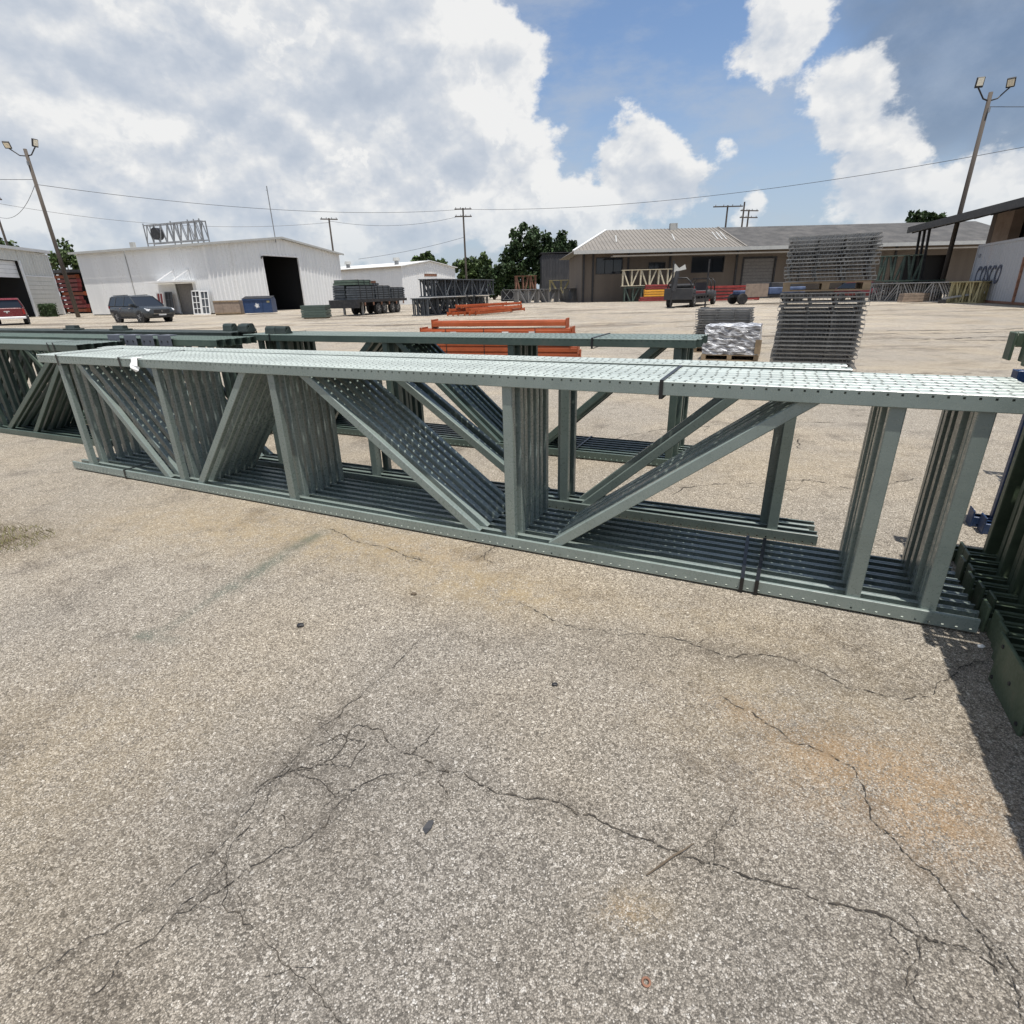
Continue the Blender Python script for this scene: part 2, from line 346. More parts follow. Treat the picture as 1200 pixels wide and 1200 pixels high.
# ------------------------------------------------------------------ the ground: one sheet out to the horizon
def graded(fine_lo, fine_hi, step, far_lo, far_hi, g=1.28):
    mid = list(np.arange(fine_lo, fine_hi+1e-6, step)); lo = []; x = fine_lo; st = step
    while x > far_lo: st *= g; x -= st; lo.append(x)
    hi = []; x = fine_hi; st = step
    while x < far_hi: st *= g; x += st; hi.append(x)
    return np.array(lo[::-1] + mid + hi)
CRACKS = [
 [(-1.174,0.729),(-1.124,0.812),(-1.030,0.884),(-0.939,0.988),(-0.872,1.082),(-0.835,1.280),(-0.761,1.413),(-0.708,1.569),(-0.571,1.799),(-0.406,2.118)],
 [(-0.842,1.296),(-0.756,1.360),(-0.629,1.409),(-0.581,1.565),(-0.455,1.479),(-0.370,1.420),(-0.319,1.475),(-0.283,1.555)],
 [(-0.370,1.420),(-0.189,1.343),(-0.022,1.249),(0.083,1.228),(0.207,1.174),(0.320,1.102),(0.429,1.055),(0.522,1.014),(0.651,0.964),(0.797,0.902),(0.905,0.869),(0.947,0.824),(1.041,0.800),(1.093,0.698)],
 [(0.947,0.824),(0.920,0.776),(0.846,0.719)], [(0.524,1.021),(0.567,1.109),(0.661,1.190)],
 [(0.786,1.674),(0.896,1.515),(1.014,1.394),(1.086,1.321),(1.028,1.137),(1.057,1.031),(1.098,0.960),(1.092,0.865),(1.125,0.780),(1.120,0.729)],
 [(0.010,2.396),(0.152,2.256),(0.302,2.135),(0.469,2.080),(0.712,2.050),(0.889,1.908),(1.159,1.868),(1.298,1.680),(1.459,1.626),(1.653,1.716),(1.822,1.803),(1.940,1.821)],
 [(-0.761,1.413),(-0.796,1.188),(-0.835,1.008),(-0.910,0.862),(-0.980,0.725)],
 [(-0.696,1.393),(-0.561,1.371),(-0.530,1.482),(-0.633,1.525),(-0.706,1.468)],
 [(-0.896,1.082),(-0.800,1.007),(-0.779,0.940),(-0.570,0.800),(-0.443,0.714),(-0.396,0.683)],
 [(-1.240,3.383),(-1.050,3.208),(-0.739,3.028),(-0.508,2.867)], [(-0.208,2.884),(-0.058,3.111)],
 [(-0.515,1.302),(-0.616,1.114),(-0.715,1.053),(-0.824,0.963),(-0.896,0.911)],
 [(-0.805,1.415),(-0.557,1.256),(-0.387,1.349)], [(1.097,0.845),(1.104,0.754),(1.054,0.654)],
 [(2.0,4.1),(2.6,3.9),(3.2,4.1),(3.6,4.0)], [(0.3,5.9),(1.0,5.5),(2.2,6.0),(3.0,6.1),(4.2,5.7)], [(2.8,6.0),(2.95,5.4),(2.75,5.0)],
 [(-2.7,13.5),(-0.5,13.9),(3.0,13.2),(7.5,13.9)], [(5.5,8.9),(7.2,9.4),(9.5,9.1)], [(1.2,3.85),(2.0,4.1)],
]
CRW = [0.0018,0.0036,0.0046,0.0030,0.0022,0.0034,0.0036,0.0018,0.0030,0.0022,0.0045,0.0055,0.0026,0.0026,0.0026,0.007,0.009,0.008,0.03,0.02,0.008]
def segdist(P, pl):
    d = np.full(P.shape[0], 1e9)
    for a, b in zip(pl[:-1], pl[1:]):
        a = np.array(a); b = np.array(b); ab = b-a
        t = np.clip(((P-a)@ab)/(ab@ab), 0, 1); d = np.minimum(d, np.hypot(*(P-(a+t[:, None]*ab)).T))
    return d
def make_ground():
    xs = graded(-3.6, 3.6, 0.03, -2500, 2500); ys = graded(0.4, 5.0, 0.03, -2500, 3000)
    X, Y = np.meshgrid(xs, ys); nx, ny = len(xs), len(ys); P = np.stack([X.ravel(), Y.ravel()], 1)
    co = np.zeros((nx*ny, 3), np.float32); co[:, :2] = P
    i = np.arange(nx*ny).reshape(ny, nx); q = np.stack([i[:-1, :-1], i[:-1, 1:], i[1:, 1:], i[1:, :-1]], -1).reshape(-1, 4)
    me = bpy.data.meshes.new('ground'); me.vertices.add(len(co)); me.vertices.foreach_set('co', co.ravel())
    me.loops.add(q.size); me.loops.foreach_set('vertex_index', q.ravel().astype(np.int32))
    me.polygons.add(len(q)); me.polygons.foreach_set('loop_start', np.arange(0, q.size, 4, dtype=np.int32)); me.polygons.foreach_set('loop_total', np.full(len(q), 4, np.int32))
    me.update(); me.validate()
    g = lambda cx, cy, rx, ry, rot=0: np.exp(-(((P[:,0]-cx)*math.cos(rot)+(P[:,1]-cy)*math.sin(rot))/rx)**2 - ((-(P[:,0]-cx)*math.sin(rot)+(P[:,1]-cy)*math.cos(rot))/ry)**2)
    st = np.zeros((len(P), 4), np.float32); we = np.zeros_like(st); st[:, 3] = we[:, 3] = 1
    st[:, 0] = 0.8*g(-0.75,3.05,.75,.28,-.5)+.8*g(-0.1,2.5,.4,.2,-.4)+.55*g(-1.7,3.35,.8,.35,-.4)+.45*g(1.0,1.6,.5,.35)+.35*g(-2.6,3.6,.9,.5)+.5*g(0.28,.9,.1,.06)+.3*g(.9,2.2,.7,.2,-.4)+.3*g(2.6,4.6,1.6,.5)+.3*g(-1.6,1.5,.7,.6)
    st[:, 1] = 0.75*g(1.02,1.42,.22,.12,-.6)+.85*g(1.27,1.22,.20,.24)+.5*g(1.0,1.25,.25,.16)+.5*g(.83,1.60,.12,.06,-.5)+.45*g(1.15,1.05,.12,.10)+.5*g(.26,.9,.05,.03)+.25*g(-.5,3.0,.4,.12,-.5)
    dg = segdist(P, [(-1.70,2.15),(-1.76,2.18),(-1.654,2.241),(-1.585,2.514),(-1.505,2.742)]); dg2 = segdist(P, [(-1.56,2.55),(-1.44,2.87),(-1.382,3.065),(-1.27,3.33)])
    st[:, 2] = np.maximum(.7*np.exp(-(dg/.028)**2), np.exp(-(dg2/.055)**2)) + .5*np.exp(-(segdist(P, [(-1.76,2.18),(-1.55,2.12)])/.025)**2)
    for k, pl in enumerate(CRACKS):
        d = segdist(P, pl); we[:, 0] += .42*np.exp(-(d/(.018+CRW[k]*2.2))**2) if k < 18 else 0
    we[:, 0] += .35*g(-.6,1.35,.25,.16)
    we[:, 1] = .8*g(.95,1.93,.28,.1,-.3)+.55*g(.36,2.0,.6,.15,-.3)+.5*g(-2.4,2.4,.25,.2)+.35*g(-.9,1.1,.6,.35)+.45*g(1.05,1.5,.25,.1)+.4*g(.55,.75,.5,.2)+.5*g(1.25,1.75,.15,.1)
    ro = random.Random(77)
    for _ in range(34):
        r_ = ro.uniform(.015, .06); we[:, 1] += ro.uniform(.4, .9)*g(ro.uniform(-2.6, 2.2), ro.uniform(.75, 3.0), r_, r_*ro.uniform(.5, 1), ro.uniform(0, 3))
    for (x0, dx) in ((-2.2, .5), (-.75, .5)):
        we[:, 1] += .22*np.exp(-(segdist(P, [(x0, .4), (x0+dx, 2.2), (x0+dx*2.6, 5.5)])/.085)**2)
    we[:, 2] = np.clip(1.3*g(-3.50,3.25,.40,.30), 0, 1)+.5*g(-4.3,3.6,.8,.5)
    for nm, a in (('stain', st), ('wear', we)):
        at = me.color_attributes.new(nm, 'FLOAT_COLOR', 'POINT'); at.data.foreach_set('color', np.clip(a, 0, 1).ravel())
    me.materials.append(ASPHALT)
    return tag(link('ground', me), kind='structure')
ground = make_ground()
rc = random.Random(3)
def crack(pl, wd):
    pts = [Vector((*p, 0)) for p in pl]
    for _ in range(4):
        new = [pts[0]]
        for a, b in zip(pts[:-1], pts[1:]):
            L = (b-a).length; nn = Vector((-(b-a).y, (b-a).x, 0)); new += [(a+b)/2 + nn*rc.gauss(0, .085), b]
        pts = new
    m = MB(); prev = None
    for k, p in enumerate(pts):
        d = (pts[min(k+1, len(pts)-1)] - pts[max(k-1, 0)]).normalized(); nn = Vector((-d.y, d.x, 0))
        e = min(1, k/3, (len(pts)-1-k)/3); h = wd*.5*e*rc.choice((.12, .3, .55, .8, 1.0, 1.5)) + .0002
        a = p + nn*h; b = p - nn*h*rc.uniform(.5, 1.3); cur = [(a.x, a.y, .0035), (b.x, b.y, .0035)]
        if prev and rc.random() > .10: m.quad(prev[0], cur[0], cur[1], prev[1])
        prev = cur
    return m
for k, pl in enumerate(CRACKS):
    crack(pl, CRW[k]).build('crack', CRACK, ground)
    for _ in range(2 if k < 15 else 1):           # little side branches
        j = rc.randrange(len(pl)-1); a = Vector(pl[j]); b = Vector(pl[j+1]); p = a.lerp(b, rc.random()); L = rc.uniform(.06, .2)*(1 if k < 15 else 4); an = rc.uniform(0, 6.28)
        crack([tuple(p), tuple(p+Vector((math.cos(an), math.sin(an)))*L*.5), tuple(p+Vector((math.cos(an+.6), math.sin(an+.6)))*L)], CRW[k]*.55).build('crack', CRACK, ground)
for k in range(14):                                # sealed seams and worn joints across the far yard
    y = 15 + k*k*.22 + rc.uniform(-.6, .6); x = rc.uniform(-20, 14); L = rc.uniform(6, 22)
    crack([(x+L*q/5, y+rc.gauss(0, .25)) for q in range(6)], .05+.004*y).build('crack', CRACK, ground)

# ------------------------------------------------------------------ pallet-rack upright frames
PITCHH = 0.0508; CW = 0.076; CF = 0.067
def column_mesh(L, mat):
    """roll-formed column: web (z=0) punched with slanted slots, flanges with small square holes, inner lips"""
    m = MB(); n = int(round(L/PITCHH)); hw = .0345; yb = CW/2
    def grid_hole(o, ux, uy, h4):
        c = [Vector(o), Vector(o)+Vector(ux), Vector(o)+Vector(ux)+Vector(uy), Vector(o)+Vector(uy)]
        for k in range(4): m.quad(c[k], c[(k+1) % 4], h4[(k+1) % 4], h4[k])
    for i in range(n):
        x = i*PITCHH
        for sgn in (1, -1):
            cx = x+PITCHH/2; cy = sgn*.0185
            h4 = [Vector((cx-.0065-.003, cy-sgn*.0095, 0)), Vector((cx+.0065-.003, cy-sgn*.0095, 0)), Vector((cx+.0035+.005, cy+sgn*.0095, 0)), Vector((cx-.0035+.005, cy+sgn*.0095, 0))]
            grid_hole((x, 0, 0), (PITCHH, 0, 0), (0, sgn*hw, 0), h4)
            h4 = [Vector((cx-.0045, sgn*yb, .011)), Vector((cx+.0045, sgn*yb, .011)), Vector((cx+.0045, sgn*yb, .020)), Vector((cx-.0045, sgn*yb, .020))]
            grid_hole((x, sgn*yb, .0035), (PITCHH, 0, 0), (0, 0, .0305), h4)
    Lr = n*PITCHH
    for sgn in (1, -1):
        m.quad((0, sgn*hw, 0), (Lr, sgn*hw, 0), (Lr, sgn*yb, .0035), (0, sgn*yb, .0035))
        m.quad((0, sgn*yb, .034), (Lr, sgn*yb, .034), (Lr, sgn*yb, CF-.003), (0, sgn*yb, CF-.003))
        m.quad((0, sgn*yb, CF-.003), (Lr, sgn*yb, CF-.003), (Lr, sgn*(yb-.003), CF), (0, sgn*(yb-.003), CF))
        m.quad((0, sgn*(yb-.003), CF), (Lr, sgn*(yb-.003), CF), (Lr, sgn*.0225, CF), (0, sgn*.0225, CF))
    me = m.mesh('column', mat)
    if mat in (SAGE, SAGE2, SAGE3):                      # punched outer web painted paler to imitate sunlight on the top columns
        me.materials.append(SAGE2_SUNLIT if mat is SAGE2 else SAGE_SUNLIT)
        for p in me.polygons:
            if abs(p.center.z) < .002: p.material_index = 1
    return me
def channel_mesh(L, w, dep, mat, lip=.012):
    m = MB(); h = w/2; d = dep/2; r = .004
    pr = [(h-lip, d), (h, d), (h, -d+r), (h-r, -d), (-h+r, -d), (-h, -d+r), (-h, d), (-h+lip, d)]
    for a, b in zip(pr[:-1], pr[1:]): m.quad((a[0], a[1], 0), (b[0], b[1], 0), (b[0], b[1], L), (a[0], a[1], L))
    return m.mesh('strut', mat)
def box_mesh(name, x0, x1, y0, y1, z0, z1, mat): return MB().box(x0, x1, y0, y1, z0, z1).mesh(name, mat)
def frame_stack(origin, ang, n, L, D, struts, diags, mat, label, group, cat='rack frame', name='upright_frame', pitch=.0785, hi=True, jit=0.0, w=.06, strut_dep=.042, z0=0.0, alt=False, plates=None, plate_mat=None, skew=0.0, seed=1):
    rj = random.Random(seed); ca, sa = math.cos(ang), math.sin(ang)
    col = column_mesh(L, mat) if hi else box_mesh('column', 0, L, -CW/2*pitch/.0785, CW/2*pitch/.0785, 0, CF, mat)
    zs = .05; st = channel_mesh(D-2*zs, w, strut_dep, mat) if hi else box_mesh('strut', -w/2, w/2, -strut_dep/2, strut_dep/2, 0, D-2*zs, mat)
    dm = {}
    for (s0, s1) in diags:
        l = math.hypot(s1-s0, D-2*zs); k = round(l, 3)
        if k not in dm: dm[k] = channel_mesh(l, w*.93, strut_dep*.9, mat) if hi else box_mesh('brace', -w*.46, w*.46, -strut_dep*.43, strut_dep*.43, 0, l, mat)
    if plates:
        pw, ph, pt = plates; pm = MB().box(-pt, 0, -pw/2, pw/2, 0, ph).mesh('base_plate', plate_mat or mat, bevel=.003)
    roots = []
    for i in range(n):
        o = rj.uniform(-jit, jit) + i*skew; t = i*pitch
        root = empty(name, (origin[0]-sa*t+ca*o, origin[1]+ca*t+sa*o, origin[2] if len(origin) > 2 else z0), ang, label(i) if callable(label) else label, cat, group)
        a = link('column', col, root, (0, 0, 0)); b = link('column', col, root, (0, 0, D), (math.pi, 0, 0))
        flip = alt and i % 2
        for s in struts:
            ss = L-s if flip else s
            link('strut', st, root, (ss + (rj.uniform(-.004, .004) if hi else 0), 0, zs))
        for (s0, s1) in diags:
            if flip: s0, s1 = L-s0, L-s1
            k = round(math.hypot(s1-s0, D-2*zs), 3)
            link('brace', dm[k], root, (s0, 0, zs), (0, math.atan2(s1-s0, D-2*zs), 0))
        if plates: link('base_plate', pm, root, (-.002, 0, 0)); link('base_plate', pm, root, (-.002, 0, D), (math.pi, 0, 0))
        roots.append(root)
    return roots
ANG = math.atan2(-.432, .902); A0 = Vector((-4.098, 4.951, 0)); DX = Vector((.902, -.432, 0)); NX = Vector((.432, .902, 0))
def lot(s, t, z=0): p = A0 + DX*s + NX*t; return (p.x, p.y, z)
Lf = 134*PITCHH
# nearest bundle, seven sage frames
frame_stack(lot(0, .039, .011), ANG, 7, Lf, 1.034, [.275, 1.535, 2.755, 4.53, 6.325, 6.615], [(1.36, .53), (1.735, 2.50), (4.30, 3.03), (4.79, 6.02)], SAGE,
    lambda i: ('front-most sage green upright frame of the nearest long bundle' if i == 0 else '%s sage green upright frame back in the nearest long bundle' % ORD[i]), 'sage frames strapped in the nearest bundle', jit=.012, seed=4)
# second bundle pressed against its back, three frames
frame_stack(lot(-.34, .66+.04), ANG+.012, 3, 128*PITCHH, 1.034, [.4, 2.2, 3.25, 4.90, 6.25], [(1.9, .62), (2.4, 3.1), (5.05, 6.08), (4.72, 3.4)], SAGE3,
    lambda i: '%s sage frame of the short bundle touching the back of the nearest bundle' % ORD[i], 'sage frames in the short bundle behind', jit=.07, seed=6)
# grey-green bundle behind the gap, in front of the orange beams
cA = R(-25.0); c0 = (-3.011+.01, 6.571+.04)
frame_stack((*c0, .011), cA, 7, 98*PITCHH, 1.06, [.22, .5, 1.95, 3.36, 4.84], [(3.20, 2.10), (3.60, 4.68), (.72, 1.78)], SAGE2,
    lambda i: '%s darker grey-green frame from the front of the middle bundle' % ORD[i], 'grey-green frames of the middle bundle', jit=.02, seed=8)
# bundle running out of the picture at the left
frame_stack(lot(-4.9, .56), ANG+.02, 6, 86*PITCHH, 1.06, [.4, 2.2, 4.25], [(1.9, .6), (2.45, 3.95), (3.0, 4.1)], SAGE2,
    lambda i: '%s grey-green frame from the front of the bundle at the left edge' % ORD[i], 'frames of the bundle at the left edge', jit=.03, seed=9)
# dark frames lying behind the left bundle
frame_stack(lot(-5.2, 1.28), ANG, 5, 116*PITCHH, 1.07, [.4, 1.9, 3.4, 4.4, 5.6], [(.6, 1.7), (3.2, 2.1), (3.6, 4.25), (5.4, 4.6)], DKGREEN,
    lambda i: '%s dark green frame in the low row behind the left bundle' % ORD[i], 'dark green frames behind the left bundle', jit=.02, seed=10, pitch=.1)
frame_stack(lot(-6.4, 1.95), ANG, 4, 128*PITCHH, 1.09, [.4, 1.9, 3.4, 4.9, 6.2], [(.6, 1.7), (3.2, 2.1), (3.6, 4.7), (6.0, 5.1)], BLACKGREEN,
    lambda i: '%s near-black frame in the far row at the left' % ORD[i], 'near-black frames in the far left row', jit=.02, seed=12, pitch=.1, plates=None)
for i in range(4):                                   # slate foot plates standing on the end of the row
    e = empty('foot_plate', lot(-.95+i*.27, 1.16+i*.012, 1.0), ANG, '%s slate foot plate from the left on the dark green row' % ORD[i], 'foot plate', 'slate foot plates on the row end')
    MB().box(0, .2, 0, .012, 0, .115).build('plate', PLATEGREY, e, bevel=.003); MB().box(.02, .18, .012, .10, .104, .114).build('flange', PLATEGREY, e)
    for hx in (.05, .15): MB().tube([(hx, -.004, .05), (hx, .016, .05)], .011, 8).build('bolt_head', BLACKM, e)
for i, (s, t, z) in enumerate([(-.28, 2.22, 1.08), (-.02, 2.25, 1.08), (.12, 2.10, 1.08), (.56, 2.1, 1.06), (.72, 2.1, 1.06)]):   # curled footings on top of the far row
    e = empty('column_footing', lot(s, t, z), ANG, '%s dark curled footing from the left above the far row' % ORD[i], 'footing', 'dark footings on the far row')
    MB().box(-.085, .085, -.05, .05, 0, .015).build('foot', BLACKGREEN, e, bevel=.003)
    MB().prism([(-.05, .016), (-.042, .07), (-.02, .092), (.022, .092), (.04, .07), (.05, .016), (.036, .016), (.022, .075), (-.02, .075), (-.036, .016)], -.075, .075, 'x').build('sleeve', BLACKGREEN, e)
    MB().prism([(-.06, .016), (.06, .016), (.0, .075)], .078, .086, 'x').build('gusset', BLACKGREEN, e)
for i, (s, z) in enumerate([(-3.35, 1.09), (-2.25, 1.09)]):
    e = empty('column_footing', lot(s, 2.1, z), ANG, '%s low dark footing on the far row near the left edge' % ORD[i], 'footing', 'low footings by the left edge')
    MB().box(-.16, .16, -.06, .06, 0, .02).build('foot', BLACKGREEN, e, bevel=.003); MB().prism([(-.04, .0205), (-.03, .06), (.03, .06), (.04, .0205)], -.12, .10, 'x').build('sleeve', BLACKGREEN, e)
# forest green frames at the right edge, foot plates towards us
gplate = lambda i: '%s forest green frame from the front in the stack at the right edge' % ORD[i]
frame_stack(lot(6.84, -.30), ANG, 13, 60*PITCHH, 1.22, [.18, 1.6, 2.9], [(.4, 1.5), (2.7, 1.75)], OLIVE, gplate, 'forest green frames at the right edge', pitch=.096, jit=.03, skew=.004, plates=(.088, .13, .012), seed=21)
frame_stack(lot(6.86, -1.44), ANG, 14, 60*PITCHH, 1.22, [.27, 1.6, 2.9], [(.4, 1.5), (2.7, 1.75)], OLIVE, lambda i: '%s forest green frame counted from the camera at the right edge' % ORD[i], 'near forest green frames at the right edge', pitch=.081, jit=.006, plates=(.074, .13, .012), seed=22, hi=False)
frame_stack(lot(7.12, 1.35), ANG, 2, 60*PITCHH, .97, [.12, 1.6], [(.3, 1.5)], BLUE, lambda i: '%s deep blue frame behind the forest green stack' % ORD[i], 'blue frames at the right edge', pitch=.11, jit=.02, plates=(.1, .11, .01), seed=23)
frame_stack(lot(7.75, 2.35), ANG, 3, 60*PITCHH, 1.22, [.2, 1.6], [(.4, 1.5)], OLIVE, lambda i: '%s forest green frame standing behind the blue frames' % ORD[i], 'forest green frames behind the blue ones', pitch=.12, jit=.03, plates=(.11, .13, .012), seed=24)
# big bolted plate leaning on the near frames
e = empty('footing_plate', lot(6.775, -.66), ANG, 'large green bolted foot plate nearest the camera at the right edge', 'foot plate')
MB().box(-.014, 0, 0, .33, 0, .2).build('plate', OLIVE, e, bevel=.004)
for (y, z) in [(.03, .03), (.30, .03), (.03, .17), (.30, .17), (.165, .1)]: MB().tube([(-.0185, y, z), (-.008, y, z)], .008, 8).build('bolt_hole', BLACKM, e)

# straps, tag
def strap(s, t0, t1, z0, z1, label, dang=0.0, wd=.018):
    th = .0014; g = .005; m = MB(); y0, y1 = t0-g, t1+g; z1 += .011
    m.box(-wd/2, wd/2, y0-th, y0, z0-g, z1+g); m.box(-wd/2, wd/2, y1, y1+th, z0-g, z1+g)
    m.box(-wd/2, wd/2, y0-th, y1+th, z1+g, z1+g+th); m.box(-wd/2, wd/2, y0-th, y1+th, max(.0015, z0-g-th), max(.0027, z0-g))
    o = m.build('steel_strap', STRAP, None, lot(s, 0), (0, 0, ANG+dang)); return tag(o, label, 'strap', 'black straps round the bundles')
strap(5.352, .001, .55, .967, 1.034, 'black strap over the top columns right of centre on the nearest bundle')
strap(.30, .001, .55, .967, 1.034, 'black strap over the top columns at the far left end of nearest bundle')
strap(1.16, .001, .55, .967, 1.034, 'black strap over the top columns beside the white paper tag')
strap(5.83, .001, .55, 0, .067, 'left of the two black straps round the bottom columns, near right end', .01)
strap(5.90, .001, .55, 0, .067, 'right of the two black straps round the bottom columns, near right end', -.03)
strap(.78, .001, .55, 0, .067, 'black strap round the bottom columns at the left end of nearest bundle')
def strap_at(P, ang, s, w, z0, z1, label):
    o = strap(0, .001, w, z0, z1, label); ca, sa = math.cos(ang), math.sin(ang); o.location = (P[0]+ca*s+sa*.039, P[1]+sa*s-ca*.039, 0); o.rotation_euler = (0, 0, ang)
strap_at(c0, cA, 4.12, .55, .993, 1.06, 'black strap over the top columns near the right end of the middle bundle')
strap_at(c0, cA, .40, .55, .993, 1.06, 'black strap over the top columns at the left end of the middle bundle')
strap_at(c0, cA, 3.98, .55, 0, .067, 'black strap round the bottom columns of the middle bundle')
D0 = lot(-4.9, .56)
strap_at(D0, ANG+.02, 3.88, .47, .993, 1.06, 'left black strap over the top columns of the left-edge bundle')
strap_at(D0, ANG+.02, 3.98, .47, .993, 1.06, 'right black strap over the top columns of the left-edge bundle')
strap_at(D0, ANG+.02, 4.05, .47, 0, .067, 'black strap round the bottom columns of the left-edge bundle')
strap_at(D0, ANG+.02, 4.22, .47, 0, .067, 'right black strap round the bottom columns of the left-edge bundle')
m = MB(); pv = [(-.05, -.004, 0), (.055, -.006, .005), (.06, -.03, -.055), (-.03, -.02, -.05), (.075, -.012, -.10), (.01, -.03, -.125), (-.06, -.012, -.085), (-.045, .0, .03), (.04, .02, .03)]
rowp = [[(-.05, .05, .004), (.04, .05, .006)], [(-.052, -.004, .004), (.045, -.005, .004)], [(-.045, -.012, -.03), (.06, -.02, -.035)], [(-.065, -.02, -.06), (.07, -.03, -.065)], [(-.03, -.035, -.085), (.075, -.02, -.075)], [(.0, -.02, -.125), (.065, -.028, -.11)]]
for a, b in zip(rowp[:-1], rowp[1:]): m.quad(a[0], a[1], b[1], b[0])
for a, b in zip(rowp[:-1], rowp[1:]): m.quad(*(Vector(q)+Vector((0, .0012, -.0008)) for q in (a[0], b[0], b[1], a[1])))
pt = m.build('paper_tag', WHITEP, None, lot(1.36, 0, 1.046), (0, 0, ANG)); pt.scale = (.8, 1, .8); tag(pt, 'crumpled white paper tag hanging on the top edge of nearest bundle', 'paper tag')

# ------------------------------------------------------------------ wire decks, wrapped pallet, orange beams
def deck_mesh(w_, d_):
    m = MB(); r = .0045
    k = int(w_/.055)
    for i in range(k+1):
        x = -w_/2 + i*w_/k; m.bar((x, 0, .012), (x, d_, .012), r); m.bar((x, 0, .012), (x, 0, -.03), r)
    k = int(d_/.055)
    for i in range(k+1):
        y = i*d_/k; m.bar((-w_/2, y, .017), (w_/2, y, .017), r if 0 < i < k else .012)
    m.bar((-w_/2, -.004, -.03), (w_/2, -.004, -.03), .008)
    return m.mesh('wire_mesh', ZINC)
DECK = deck_mesh(1.22, 1.07); DCH = MB().box(-.02, .02, .16, 1.02, -.028, .008).mesh('support_channel', ZINC)
def deck(loc, rz, label, group, sc=1.0):
    e = empty('wire_deck', loc, rz, label, 'wire deck', group); e.scale = (sc, 1, 1)
    link('wire_mesh', DECK, e)
    for x in (-.55, -.18, .18, .55): link('support_channel', DCH, e, (x, 0, 0))
def pallet(loc, rz, label, w_=1.22, d_=1.05):
    e = empty('timber_pallet', loc, rz, label, 'pallet')
    for i in range(6): y = i*(d_-.1)/5; MB().box(-w_/2, w_/2, y, y+.1, .10, .12).build('deck_board', TIMBER, e)
    for x in (-w_/2, -.045, w_/2-.09): MB().box(x, x+.09, 0, d_, .02, .0985).build('stringer', TIMBER, e)
    for y in (0, d_/2-.05, d_-.1): MB().box(-w_/2, w_/2, y, y+.1, .0, .0185).build('base_board', TIMBER, e)
rd = random.Random(11); WX, WY, WR = 4.33, 7.97, R(-26)
pallet((WX, WY, 0), WR, 'timber pallet under the tall stack of wire decks', 1.05)
for i in range(21): deck((WX+rd.uniform(-.015, .015), WY+rd.uniform(-.02, .02), .165+i*.0575), WR+rd.uniform(-.012, .012), '%s wire deck from the bottom of the tall stack, below the mid pallet' % ORD[i], 'wire decks in the lower half of the tall stack', .88)
pallet((WX-.005, WY, 1.36), WR, 'timber pallet in the middle of the tall stack of wire decks', 1.05)
for i in range(12): deck((WX+.01+rd.uniform(-.02, .02), WY+rd.uniform(-.03, .03), 1.52+i*.046), WR+rd.uniform(-.015, .015), '%s wire deck above the mid pallet of the tall stack' % ORD[i], 'wire decks in the upper half of the tall stack', .88)
pallet((4.96, 13.24, 0), R(-25), 'timber pallet under the low stack of wire decks')
for i in range(15): deck((4.96+rd.uniform(-.02, .02), 13.24+rd.uniform(-.02, .02), .16+i*.056), R(-25)+rd.uniform(-.012, .012), '%s wire deck from the ground in the low stack behind the wrapped pallet' % ORD[i], 'wire decks in the low stack')
# pallet load wrapped in clear film
pallet((4.62, 11.76, 0), R(-25), 'timber pallet under the film-wrapped load', 1.12, 1.0)
e = empty('wrapped_load', (4.62, 11.76, .125), R(-25), 'pallet load wrapped in shiny clear stretch film', 'wrapped load')
bm = bmesh.new(); bmesh.ops.create_cube(bm, size=1.0); bmesh.ops.subdivide_edges(bm, edges=bm.edges, cuts=9, use_grid_fill=True)
rf = random.Random(5)
for v in bm.verts:
    k = 1 - .07*max(0, v.co.z+.1); v.co = Vector((v.co.x*1.1*k + rf.uniform(-.018, .018), (v.co.y+.5)*.98*k + rf.uniform(-.018, .018), (v.co.z+.5)*.56 + rf.uniform(-.02, .02)))
me = bpy.data.meshes.new('film'); bm.to_mesh(me); bm.free(); me.materials.append(FILM); link('film', me, e)
MB().box(.47, .585, -.03, -.012, .02, .3).build('corner_board', TIMBER, e)
# orange step beams
def beam_meshes(L, mat, h=.115, d=.06):
    m = MB(); m.prism([(0, 0), (d, 0), (d, h), (d*.42, h), (d*.42, h-.03), (0, h-.03)], 0, L, 'x')
    e = MB().box(0, .012, -.012, d+.012, -.05, h+.04)
    return m.mesh('rail', mat, bevel=.003), e.mesh('end_connector', mat, bevel=.002)
def beam(loc, rz, L, mm, label, group, ry=0, tagm=None):
    e = empty('load_beam', loc, rz, label, 'rack beam', group); e.rotation_euler[1] = ry
    link('rail', mm[0], e); link('end_connector', mm[1], e, (-.0125, 0, 0)); link('end_connector', mm[1], e, (L+.0005, 0, 0))
    return e
OA = R(-17); OL = 3.55; om = beam_meshes(OL, ORANGE); om2 = beam_meshes(3.15, ORANGE)
oc, os_ = math.cos(OA), math.sin(OA); ox, oy = -2.02, 13.45
def opos(a, b, z): return (ox+oc*a-os_*b, oy+os_*a+oc*b, z)
for lay in range(5):
    for k in range(5):
        e = beam(opos(rd.uniform(-.02, .02)+(.14 if lay < 2 else 0), k*.078, .06+lay*.125), OA, OL, om, 'orange beam in layer %s from the ground, %s from the front, in the near orange pile' % (('one', 'two', 'three', 'four', 'five')[lay], ORD[k]), 'orange beams in the near pile')
        if k == 0 and lay == 4:
            for x in (.15, .38, .75, 2.0, 2.62): MB().box(x, x+.15, -.0035, -.001, .035, .058).build('paper_label', WHITEP, e)
for k in range(5):
    beam(opos(.26+rd.uniform(-.015, .015), .05+k*.078, .06+5*.125+.045), OA, 3.15, om2, '%s orange beam from the front in the top layer of the near orange pile' % ORD[k], 'orange beams on the top of the near pile')
